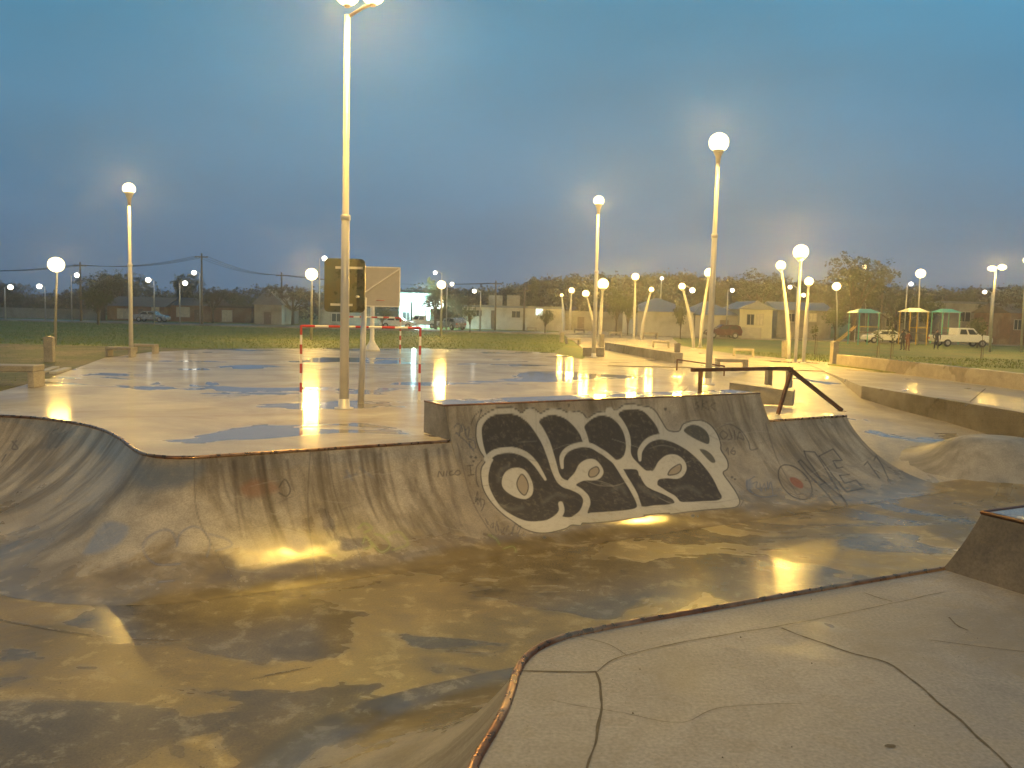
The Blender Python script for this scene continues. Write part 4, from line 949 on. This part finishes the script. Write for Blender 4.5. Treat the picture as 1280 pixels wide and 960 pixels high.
PR = [tree_proto('round', 8, 1, 'leaf'), tree_proto('wide', 8, 2, 'leaf3'), tree_proto('tall', 8, 3, 'leaf'), tree_proto('round', 8, 4, 'leaf2'), tree_proto('wide', 8, 5, 'leaf')]
used = set()
def place_tree(k, px, ytop, Y, label, sx=1.0, cat='tree', group='trees beyond the park'):
    top = atY(px, ytop, Y); s = (top.z + .05) / 7.6; loc = (top.x, Y, -.05)
    if k in used: o = copy_tree(PR[k])
    else: o = PR[k]; used.add(k)
    o.location = loc; o.rotation_euler = (0, 0, random.uniform(0, 6)); o.scale = (s * sx, s * sx, s); return tag(o, label, cat, group)
trees = [
    (1, 2, 347, 118, 'dark tree at the far left edge behind the grey wall', 1.2),
    (0, 128, 343, 112, 'broad dark tree just left of the left tall lamp', 1.5), (4, 152, 340, 128, 'dark tree crown right behind the left tall lamp', 1.2),
    (3, 122, 362, 92, 'olive bushy tree in front of the grey wall end', 1.1),
    (0, 236, 343, 125, 'dark tree by the two close street lights', 0.9), (1, 266, 355, 112, 'dark bushy tree at the right end of the brick house', 1.0), (2, 222, 353, 132, 'thin dark tree behind the brick house', 1.0),
    (4, 300, 365, 130, 'low dark tree between the brick house and the grey gable', 1.2),
    (1, 366, 352, 115, 'brown tree below the bright lamp left of the backboard', 1.2), (0, 432, 350, 118, 'dark tree behind the main lamp pole', 1.3), (3, 478, 384, 100, 'small green tree under the pale backboard', 1.0),
    (2, 538, 346, 118, 'slim dark tree left of the shop sign lamp', 0.7), (3, 545, 362, 108, 'orange lit bushy tree behind the lit shop sign', 1.2), (1, 572, 366, 118, 'brownish tree between the shop and the long pale building', 1.1),
    (3, 588, 384, 96, 'small olive tree before the left end of the long building', 0.8), (2, 667, 345, 150, 'pointed dark tree above the long pale building', 1.0),
    (3, 682, 388, 98, 'small round tree at the far corner of the grass', 0.8), (3, 772, 362, 102, 'olive tree left of the bright plaza lamp', 0.7), (3, 786, 372, 98, 'narrow green tree right behind the plaza lamps', 0.6),
    (0, 852, 380, 92, 'small dark tree in front of the white wall', 0.55), (0, 950, 343, 130, 'large round dark tree behind the small gabled house', 1.5), (1, 1022, 352, 120, 'tree behind the triple cluster of lamps', 1.0),
    (0, 1072, 324, 104, 'tallest tree at right, behind the small lamp', 1.15), (3, 1046, 385, 96, 'yellow green bush tree behind the slide', 1.0), (4, 1122, 362, 112, 'brown dark tree behind the playground canopies', 1.1),
    (3, 1162, 372, 104, 'green tree behind the green playground canopy', 0.9), (0, 1206, 368, 128, 'small rounded dark tree behind the grey houses', 0.9), (1, 1276, 366, 104, 'dark tree at the far right edge', 1.2), (3, 1224, 398, 88, 'low green tree beside the white pickup', 0.8),
    (0, 888, 352, 140, 'dark round tree right above the white wall roofs', 1.1), (1, 1000, 362, 125, 'low brown tree between the gabled house and the triple lamps', 1.0)]
for tr in trees: place_tree(*tr)
# far wood as one mass
ww = empty('tmp', (0, 0, 0)); r = np.random.default_rng(9); vs = []; prof_px = [(560, 366), (620, 366), (655, 356), (700, 350), (745, 347), (800, 348), (850, 345), (900, 352), (960, 358), (1010, 356), (1060, 360), (1120, 362), (1180, 366), (1300, 362)]
b = MB()
for _ in range(3600):
    px = r.uniform(540, 1320); yt = np.interp(px, [a[0] for a in prof_px], [a[1] for a in prof_px]); Y = r.uniform(150, 165); tpz = atY(px, yt, Y)
    zz = tpz.z * (r.uniform(0.12, 1.0) ** .7); n_ = 26; c0 = np.array([tpz.x, Y, zz + r.normal() * .2])
    for _k in range(n_):
        q = c0 + r.normal(size=3) * 0.5; a = r.normal(size=3); a /= np.linalg.norm(a); bq = np.cross(a, r.normal(size=3)); bq /= np.linalg.norm(bq); s = r.uniform(.14, .34)
        b.v += [tuple(q - a * s), tuple(q + bq * s * .6), tuple(q + a * s), tuple(q - bq * s * .6)]; k4 = len(b.v); b.f.append((k4 - 4, k4 - 3, k4 - 2, k4 - 1))
bpy.data.objects.remove(ww)
tag(b.build('distant_woods', 'leaf3'), 'dark line of distant woods behind the houses', 'woods', kind='stuff')
b = MB()
for _ in range(1300):
    px = r.uniform(-60, 560); Y = r.uniform(150, 165); tpz = atY(px, 366 + 4 * math.sin(px / 31) - px * .0, Y); zz = max(.3, tpz.z * r.uniform(.1, 1)); c0 = np.array([tpz.x, Y, zz])
    for _k in range(26):
        q = c0 + r.normal(size=3) * 0.5; a = r.normal(size=3); a /= np.linalg.norm(a); bq = np.cross(a, r.normal(size=3)); bq /= np.linalg.norm(bq); s = r.uniform(.14, .34)
        b.v += [tuple(q - a * s), tuple(q + bq * s * .6), tuple(q + a * s), tuple(q - bq * s * .6)]; k4 = len(b.v); b.f.append((k4 - 4, k4 - 3, k4 - 2, k4 - 1))
tag(b.build('distant_hedges', 'leaf3'), 'low dark mass of distant greenery behind the left houses', 'hedge', kind='stuff')

# ------------------------------------------------------------------ buildings
def house(name, px0, px1, ytop, Y, label, wall, roof='flat', roofmat='roofgrey', dep=8, openings=(), ridge=None, cat='house', group=None, eave=.35):
    """walls px0..px1 at distance Y, openings: (px0,px1,y0,y1,kind)"""
    a = atY(px0, ytop, Y); c = atY(px1, ytop, Y); x0, x1 = a.x, c.x; H = (a.z + c.z) / 2
    ctr = (x0 + x1) / 2; r = empty(name, (ctr, Y, 0), 0, label, cat, group); w = x1 - x0
    MB().box(-w / 2, w / 2, 0, dep, -.1, H).build('wall', wall, r)
    if roof == 'flat':
        MB().box(-w / 2 - .15, w / 2 + .15, -.15, dep + .15, H + .003, H + .28).build('roof', roofmat, r)
    elif roof == 'gable':      # gable facing camera
        rh = atY((px0 + px1) / 2, ridge, Y).z - H
        MB().prism([(-w / 2 - eave, H), (w / 2 + eave, H), (0, H + rh)], -.3, dep + .3, 'y').build('roof', roofmat, r)
    elif roof == 'side':       # ridge parallel to the picture
        rh = atY((px0 + px1) / 2, ridge, Y + dep / 2).z - H
        MB().prism([(-.4, H + .003), (dep + .4, H + .003), (dep / 2, H + rh)], -w / 2 - eave, w / 2 + eave, 'x').build('roof', roofmat, r)
    elif roof == 'hip':
        rh = atY((px0 + px1) / 2, ridge, Y + dep / 2).z - H; e_ = w / 2 + eave; k = max(.3, w / 2 - dep / 2)
        MB().add([(-e_, -.4, H), (e_, -.4, H), (e_, dep + .4, H), (-e_, dep + .4, H), (-k, dep / 2, H + rh), (k, dep / 2, H + rh)], [(0, 1, 5, 4), (1, 2, 5), (2, 3, 4, 5), (3, 0, 4), (0, 3, 2, 1)]).build('roof', roofmat, r)
    for q0, q1, y0, y1, kind in openings:
        p0 = atY(q0, y0, Y); p1 = atY(q1, y1, Y); xa, xb = p0.x - ctr, p1.x - ctr; z1, z0 = p0.z, max(0, p1.z)
        if kind == 'door':
            d = MB().box(xa, xb, -.06, -.003, 0, z1).build('door', 'door', r); MB().box(xb - .2, xb - .12, -.1, -.062, 1.0, 1.1).build('handle', 'galv', d)
        else:
            m = {'win': 'glass', 'curtain': 'curtain', 'lit': 'litwin'}[kind]
            wdw = MB().box(xa, xb, -.03, -.003, z0, z1).build('window', m, r)
            fr = MB(); t = .07
            for b4 in ((xa - t, xb + t, z1, z1 + t), (xa - t, xb + t, z0 - t, z0), (xa - t, xa, z0, z1), (xb, xb + t, z0, z1), ((xa + xb) / 2 - .03, (xa + xb) / 2 + .03, z0, z1)): fr.box(b4[0], b4[1], -.08, -.032, b4[2], b4[3])
            fr.build('frame', 'plaster', wdw)
    return r
house('boundary_wall', -30, 128, 388, 116, 'long grey boundary wall at the far left behind the grass', 'greywall', 'flat', 'greywall', .3, cat='wall')
house('house', 134, 205, 383, 117, 'brown brick house with a curtained window behind the left tall lamp', 'brickwall', 'side', 'roofdark', 8, [(147, 162, 386, 398, 'curtain'), (173, 179, 386, 409, 'door'), (190, 199, 384, 397, 'curtain')], ridge=371)
house('house', 206, 262, 382, 118.5, 'brick house with a pale square window beside the utility pole', 'brickwall', 'side', 'roofdark', 8, [(221, 237, 384, 396, 'curtain'), (243, 249, 387, 409, 'door')], ridge=372)
house('house', 266, 314, 385, 119, 'low dark house with a small pale window left of the grey gable', 'brickwall', 'flat', 'roofdark', 7, [(278, 290, 388, 402, 'curtain')])
house('gabled_shed', 318, 352, 381, 113, 'grey gabled shed with a steep pale front, left of the backboards', 'greywall', 'gable', 'roofgrey', 9, [(330, 339, 390, 407, 'door')], ridge=361)
house('house', 400, 497, 388, 120, 'grey low house behind the backboard posts', 'greywall', 'flat', 'roofgrey', 7, [(415, 426, 392, 402, 'win'), (468, 476, 390, 404, 'curtain')])
shop = house('shop', 499, 538, 369, 117, 'pale blue shop front lit by its glowing sign', 'bluewall', 'flat', 'bluewall', 7, [(520, 525, 391, 406, 'door'), (504, 512, 390, 400, 'win')], cat='shop')
a = atY(529, 374, 114); c = atY(554, 386, 114); sr = empty('illuminated_sign', (a.x, 114, 0), 0, 'glowing white rounded sign on a post by the blue shop', 'sign'); w_ = c.x - a.x; h_ = a.z - c.z
MB().prism(board(w_, h_, .2, .3), -.12, .12, 'y', Matrix.Translation((w_ / 2, 0, (a.z + c.z) / 2))).build('sign_face', 'sign', sr)
MB().tube([(w_ * .12, .16, 0), (w_ * .12, .16, a.z - .2)], .09, 8).build('post', 'galv', sr)
plight((w_ * .1, .9, (a.z + c.z) / 2), 260, sr, (.6, 1.0, .95), .3); plight((-1.2, .4, (a.z + c.z) / 2), 220, sr, (.6, 1.0, .95), .2)
p = atY(514.5, 377, 110); o = MB().tube([(p.x, 110, -.05), (p.x, 110, p.z)], .13, 8).build('dark_post', 'cloth'); tag(o, 'short dark post in front of the blue shop front', 'post')
lb = house('long_building', 578, 704, 385, 118, 'long low pale building with a grey parapet and one lit window', 'plaster', 'flat', 'roofgrey', 10, [(614, 619, 388, 400, 'door'), (670, 678, 386, 394, 'lit'), (640, 650, 389, 397, 'win'), (596, 602, 388, 395, 'win')], cat='building')
for q0, q1, y in ((611, 628, 369), (634, 650, 369)):
    a = atY(q0, y, 121); c = atY(q1, y, 121); cx = lb.location.x; H = atY(640, 385, 118).z; MB().box(a.x - cx, c.x - cx, 3, 7, H + .285, a.z).build('rooftop_tank', 'greywall', lb)
house('boundary_wall', 706, 796, 392, 122, 'grey wall behind the central plaza lamps', 'greywall', 'flat', 'greywall', .3, cat='wall', openings=[(722, 730, 396, 408, 'door')])
house('warehouse', 797, 868, 390, 104, 'white walled warehouse with a low grey hip roof left of the tall right lamp', 'plaster', 'hip', 'roofgrey', 14, ridge=373, cat='warehouse')
house('warehouse', 869, 922, 394, 104, 'white walled shed with a brown grey roof right of the tall right lamp', 'plaster', 'hip', 'roofgrey', 12, ridge=377, cat='warehouse', openings=[(900, 910, 400, 416, 'door')])
gh_ = house('house', 925, 966, 387, 103, 'small cream gabled house with barred windows right of the white shed', 'creamwall', 'gable', 'roofgrey', 9, [(934, 942, 393, 406, 'win'), (946, 953, 393, 406, 'curtain')], ridge=376)
a = atY(928, 409, 101); c = atY(952, 409, 101); MB().box(a.x - gh_.location.x, c.x - gh_.location.x, -2, -1.8, 0, a.z).build('front_wall', 'plaster', gh_)
house('house', 972, 1040, 388, 110, 'dim ochre house behind the triple cluster of lamps', 'greywall', 'side', 'roofgrey', 8, [(985, 993, 392, 402, 'win'), (1012, 1020, 392, 402, 'curtain')], ridge=378)
house('house', 1098, 1136, 392, 116, 'grey house hidden behind the playground', 'greywall', 'flat', 'roofgrey', 8, [(1108, 1116, 397, 408, 'win')])
house('house', 1176, 1262, 380, 108, 'large plain grey brown house behind the white pickup', 'greywall', 'flat', 'roofgrey', 9, [(1200, 1212, 390, 402, 'win'), (1232, 1240, 396, 416, 'door')])
house('house', 1264, 1320, 392, 100, 'brown house cut off at the right edge', 'brickwall', 'side', 'roofdark', 8, [(1268, 1276, 400, 412, 'win')], ridge=380)
# utility poles and wires
tops = []
for px, yt, Y, lab in ((-90, 330, 112, 'utility pole outside the left picture edge'), (100, 327, 104, 'wooden utility pole left of the left tall lamp, carrying wires'), (252, 316, 104, 'wooden utility pole over the brick houses, carrying wires'), (352, 340, 118, 'slim utility pole by the grey gabled shed'), (620, 350, 112, 'utility pole before the long pale building'), (656, 358, 112, 'thin utility pole at the right part of the long building'), (1104, 356, 106, 'utility pole beside the tallest tree')):
    tpt = atY(px, yt, Y); r = empty('utility_pole', (tpt.x, Y, -.05), 0, lab, 'utility pole', 'utility poles')
    MB().tube([(0, 0, 0), (0, 0, tpt.z)], [.15, .1], 8).build('pole', 'wood', r, True); MB().box(-.8, .8, -.06, .06, tpt.z - .5, tpt.z - .38).build('crossarm', 'wood', r); tops.append(tpt)
for k, (i, j) in enumerate(((0, 1), (1, 2), (2, 3), (3, 4))):
    b = MB(); A0, A1 = tops[i], tops[j]
    for dx in (-.7, 0, .7):
        pts = [A0.lerp(A1, q / 12) + Vector((dx, 0, -.4 - 1.2 * 4 * (q / 12) * (1 - q / 12) * .5)) for q in range(13)]; b.tube(pts, .022, 4, False)
    tag(b.build('overhead_wires', 'rubber'), ['wires from the left edge to the first utility pole', 'wires between the two poles over the brick houses', 'wires from the brick houses to the grey shed pole', 'wires crossing behind the backboards to the long building'][k], 'wires')

# ------------------------------------------------------------------ vehicles
def vehicle(kind, px, ybase, Y, label, mat, facing=1, scale=1.0, rz=0.0, lights=False):
    """body along x"""
    r = empty({'sedan': 'parked_car', 'pickup': 'pickup_truck', 'hatch': 'parked_car'}[kind], (atY(px, ybase, Y).x, Y, 0), rz if facing > 0 else rz + math.pi, label, 'car' if kind != 'pickup' else 'pickup truck')
    if kind == 'sedan':
        prof = [(-2.2, .35), (-2.25, .75), (-2.1, .95), (-1.45, 1.0), (-.9, 1.42), (.35, 1.45), (1.05, 1.0), (1.95, .86), (2.2, .7), (2.22, .35)]; cab = [(-1.3, 1.0), (-.82, 1.37), (.3, 1.4), (.88, 1.0)]; Ln = 2.2
    elif kind == 'hatch':
        prof = [(-1.9, .35), (-1.95, .9), (-1.75, 1.35), (-1.4, 1.5), (.1, 1.5), (.9, 1.02), (1.7, .88), (1.92, .7), (1.95, .35)]; cab = [(-1.6, 1.0), (-1.35, 1.42), (.05, 1.43), (.72, 1.02)]; Ln = 1.9
    else:
        prof = [(-2.6, .45), (-2.62, 1.05), (-.75, 1.08), (-.7, 1.75), (.75, 1.75), (1.3, 1.18), (2.4, 1.05), (2.6, .85), (2.6, .45)]; cab = [(-.55, 1.15), (-.5, 1.66), (.7, 1.66), (1.12, 1.18)]; Ln = 2.6
    W = .85
    MB().prism(prof, -W, W, 'y').build('body', mat, r, bevel=.06)
    for s in (-1, 1):
        for a_, b_ in ((0, .47), (.53, 1)):
            def lerp(t):
                # bottom and top edges
                return cab[0][0] + (cab[3][0] - cab[0][0]) * t, cab[0][1], cab[1][0] + (cab[2][0] - cab[1][0]) * t, cab[1][1]
            x0, zb, x0t, zt = lerp(a_); x1, _, x1t, _ = lerp(b_)
            MB().prism([(x0 + .04, zb + .02), (x1 - .04, zb + .02), (x1t - .03, zt - .03), (x0t + .03, zt - .03)], s * (W + .004), s * (W + .018), 'y').build('side_window', 'glass', r)
    wsx = [(cab[3][0] + .10, cab[3][1] + .02), (cab[2][0] + .14, cab[2][1] - .03), (cab[2][0] + .10, cab[2][1] - .03), (cab[3][0] + .02, cab[3][1] + .02)]
    MB().prism([(p_[0] + .03, p_[1]) for p_ in wsx], -W + .1, W - .1, 'y').build('windscreen', 'glass', r)
    if kind == 'pickup': MB().box(-2.45, -.85, -W + .12, W - .12, 1.083, 1.10).build('cargo_bed', 'rubber', r)
    for s in (-1, 1):
        for wx in (-Ln * .62, Ln * .62):
            w_ = MB().lathe([(.1, -.1), (.33, -.1), (.35, -.06), (.35, .06), (.33, .1), (.1, .1)], 16).build('wheel', 'rubber', r, True); w_.location = (wx, s * (W - .03), .35); w_.rotation_euler = (math.pi / 2, 0, 0)
            h_ = MB().lathe([(.02, -.115), (.19, -.112), (.2, -.09), (.2, .09), (.19, .112), (.02, .115)], 12).build('rim', 'galv', w_)
        MB().box(prof[-2][0] - .06, prof[-2][0] + .03, s * .62 - .14, s * .62 + .14, .62, .76).build('headlight', 'headlight' if lights else 'galv', r)
        MB().box(prof[1][0] - .03, prof[1][0] + .05, s * .66 - .12, s * .66 + .12, .68, .84).build('tail_light', 'redpaint', r)
    r.scale = (scale,) * 3
    return r
vehicle('sedan', 497, 412, 106, 'white sedan parked in front of the pale blue shop', 'carwhite', 1, 1.0)
vehicle('pickup', 526, 410, 111, 'white pickup parked behind the sedan by the lit sign', 'carwhite', -1, .95)
v_ = vehicle('hatch', 565, 411, 107, 'silver car with one glowing headlight right of the lit sign', 'carsilver', -1, 1.0, -.9, True)
vehicle('pickup', 1200, 431, 88, 'white pickup parked before the grey house at right', 'carwhite', 1, 1.1)
vehicle('sedan', 1104, 425, 94, 'white car partly behind the playground frame', 'carwhite', -1, 1.0)
vehicle('hatch', 903, 417, 98, 'dark red car in front of the white walled shed', 'cardark', -1, 1.05)
vehicle('sedan', 190, 412, 108, 'pale car parked before the brown brick house at left', 'carsilver', 1, .95)

# ------------------------------------------------------------------ playground
def canopy_frame(px, ybase, ytop, w, mat, label, z=.06):
    b_ = at(px, ybase, z); H = top_h(px, ytop, b_); r = empty('playground_tower', b_, .1, label, 'playground tower', 'playground towers')
    for sx in (-1, 1):
        for sy in (-1, 1): MB().tube([(sx * w / 2, sy * w / 2, 0), (sx * w / 2, sy * w / 2, H - .4)], .06, 6).build('post', 'yellow' if mat != 'greenroof' else 'greenroof', r)
    MB().add([(-w * .62, -w * .6, H - .4), (w * .62, -w * .6, H - .4), (w * .62, w * .6, H - .4), (-w * .62, w * .6, H - .4), (-w * .3, 0, H), (w * .3, 0, H)], [(0, 1, 5, 4), (1, 2, 5), (2, 3, 4, 5), (3, 0, 4), (0, 3, 2, 1)]).build('roof', mat, r)
    MB().box(-w / 2, w / 2, -w / 2, w / 2, 1.2, 1.28).build('platform', 'wood', r)
    MB().box(-w / 2, w / 2, -w / 2 - .03, -w / 2 + .03, 1.75, 1.82).build('guard_rail', 'yellow', r); return r
canopy_frame(1140, 431, 385, 1.9, 'creamroof', 'playground tower with a cream roof under the bright lamp')
canopy_frame(1180, 430, 386, 2.0, 'greenroof', 'playground tower with a green roof right of the cream roofed one')
canopy_frame(1078, 431, 386, 2.0, 'greenroof', 'green playground tower at the top of the yellow slide')
a = at(1068, 428, .06); r = empty('slide', a, 0, 'yellow slide running down left from the green playground tower', 'slide'); e_ = at(1045, 431, .06) - a; zt_ = top_h(1068, 411, a)
sl = MB()
for k in range(8):
    t0, t1 = k / 8, (k + 1) / 8; f0 = lambda t: Vector((e_.x * t, e_.y * t, zt_ * (1 - t) ** 1.2 + .2)); p0, p1 = f0(t0), f0(t1)
    sl.add([p0 + Vector((0, -.3, 0)), p0 + Vector((0, .3, 0)), p1 + Vector((0, .3, 0)), p1 + Vector((0, -.3, 0)), p0 + Vector((0, -.3, .2)), p1 + Vector((0, -.3, .2)), p0 + Vector((0, .3, .2)), p1 + Vector((0, .3, .2))], [(0, 1, 2, 3), (0, 3, 5, 4), (1, 2, 7, 6)])
sl.build('chute', 'yellow', r); MB().tube([(0, 0, 0), (0, 0, zt_ + .1)], .06, 6).build('support_post', 'galv', r)
# young trees with stakes on the right lawn
for i, (px, py, yt, lab) in enumerate(((1096, 447, 408, 'thin young tree left of the lawn centre at right'), (1113, 449, 402, 'thin staked young tree beside the first one'), (1226, 448, 405, 'thin young tree near the double-headed lamp'), (1018, 443, 405, 'young sapling right of the triple lamps'))):
    b_ = at(px, py, .06); H = top_h(px, yt, b_); r = empty('sapling', b_, 0, lab, 'young tree', 'young trees on the right lawn')
    MB().tube([(0, 0, 0), (.03, 0, H * .5), (0, .04, H)], [.035, .025, .012], 6).build('trunk', 'bark', r); MB().tube([(.14, 0, 0), (.14, 0, H * .55)], .02, 5).build('stake', 'wood', r)
    crown('crown', [(0, 0, H * .75, .28, .28, H * .24)], 160, .07, 'leaf2', r, 40 + i)

# ------------------------------------------------------------------ people (small, far away)
def person(px, py, label, yaw, arm=.25, cloth='cloth', legs='cloth', H=1.72, z=.06):
    b_ = at(px, py, z); me = bpy.data.meshes.new('person'); s = H / 1.72
    J = {'pel': (0, 0, .95, .14), 'wai': (0, 0, 1.12, .13), 'che': (0, -.01, 1.33, .165), 'nek': (0, 0, 1.47, .06), 'hea': (0, .02, 1.58, .095), 'top': (0, .01, 1.67, .075),
         'lh': (-.1, 0, .88, .095), 'lk': (-.12, .05, .5, .065), 'la': (-.14, 0, .08, .045), 'lf': (-.15, .16, .04, .04), 'rh': (.1, 0, .88, .095), 'rk': (.13, .03, .5, .065), 'ra': (.15, -.06, .08, .045), 'rf': (.17, .1, .04, .04),
         'ls': (-.2, 0, 1.4, .06), 'le': (-.27 - arm * .1, .03, 1.13, .045), 'lw': (-.25, .14, .9, .035), 'lm': (-.24, .19, .82, .035), 'rs': (.2, 0, 1.4, .06), 're': (.28 + arm * .1, .05, 1.14, .045), 'rw': (.24, .2, .98, .035), 'rm': (.2, .27, .95, .035)}
    K = list(J); E = [('pel', 'wai'), ('wai', 'che'), ('che', 'nek'), ('nek', 'hea'), ('hea', 'top'), ('pel', 'lh'), ('lh', 'lk'), ('lk', 'la'), ('la', 'lf'), ('pel', 'rh'), ('rh', 'rk'), ('rk', 'ra'), ('ra', 'rf'), ('che', 'ls'), ('ls', 'le'), ('le', 'lw'), ('lw', 'lm'), ('che', 'rs'), ('rs', 're'), ('re', 'rw'), ('rw', 'rm')]
    me.from_pydata([tuple(c * s for c in J[k][:3]) for k in K], [(K.index(a), K.index(b)) for a, b in E], [])
    o = bpy.data.objects.new('person', me); COL.objects.link(o); o.modifiers.new('skin', 'SKIN')
    for i, k in enumerate(K): me.skin_vertices[0].data[i].radius = (J[k][3] * s, J[k][3] * s)
    me.skin_vertices[0].data[0].use_root = True
    o.modifiers.new('sub', 'SUBSURF').levels = 1; o.modifiers['sub'].render_levels = 1
    me.materials.append(MT[cloth]); o.location = b_; o.rotation_euler = (0, 0, yaw); tag(o, label, 'person')
    ball(.098 * s, (0, .035 * s, 1.60 * s), 1.2).build('face', 'skin', o, True)
    ball(.108 * s, (0, .0, 1.64 * s), .95).build('hair', 'hair', o, True)
    return o
person(1170, 437, 'person in dark clothes standing alone right of the playground towers', 2.8)
person(1128, 438, 'person in dark clothes standing under the cream playground roof', .4)
person(1134, 438.5, 'person in brown red top standing next to another at the playground', -1.0, cloth='clothred', H=1.6)

hz = MB().box(-230, 230, -40, 175, -3.0, 22.0).build('haze', 'plaster'); tag(hz, 'thin damp evening haze glowing round the lamps', 'haze', kind='stuff')
hm = bpy.data.materials.new('damp_haze'); hm.use_nodes = True; ht = hm.node_tree; ht.nodes.clear()
ho = ht.nodes.new('ShaderNodeOutputMaterial'); hv = ht.nodes.new('ShaderNodeVolumePrincipled'); hv.inputs['Density'].default_value = 0.0014; hv.inputs['Color'].default_value = (.9, .92, .95, 1); hv.inputs['Anisotropy'].default_value = 0.72
ht.links.new(hv.outputs[0], ho.inputs['Volume']); hz.data.materials.clear(); hz.data.materials.append(hm)

# grit and small litter on the dry concrete
g = MB(); rr_ = random.Random(21)
for k in range(550):
    px, py = rr_.uniform(600, 1290), rr_.uniform(745, 965); c = at(px, py)
    inside = (c.x - n0.x) * nper.x + (c.y - n0.y) * nper.y < -0.08 and px > 655 + max(0, 860 - py) * .1
    if not inside: continue
    s_ = rr_.uniform(.001, .0035) * (1 + 2.5 * (rr_.random() < .05)); a = rr_.uniform(0, 3.1)
    g.v += [(c.x + s_ * math.cos(a + q) * rr_.uniform(.6, 1.2), c.y + s_ * math.sin(a + q) * rr_.uniform(.6, 1.2), .0) for q in (0, 2.1, 4.2)] + [(c.x, c.y, s_ * .8)]
    q = len(g.v); g.f += [(q - 4, q - 3, q - 1), (q - 3, q - 2, q - 1), (q - 2, q - 4, q - 1)]
for k in range(900):
    c = at(rr_.uniform(-20, 900), rr_.uniform(760, 965), -1.5)
    if (c.x - n0.x) * nper.x + (c.y - n0.y) * nper.y < 3.0 and c.x > -2.5: continue
    s_ = rr_.uniform(.004, .010); a = rr_.uniform(0, 3.1)
    g.v += [(c.x + s_ * math.cos(a + q), c.y + s_ * math.sin(a + q), -1.505) for q in (0, 2.1, 4.2)] + [(c.x, c.y, -1.503 + s_ * .7)]
    q = len(g.v); g.f += [(q - 4, q - 3, q - 1), (q - 3, q - 2, q - 1), (q - 2, q - 4, q - 1)]
tag(g.build('grit', 'joint'), 'loose grit scattered on the deck and the bowl floor', 'grit', kind='stuff')
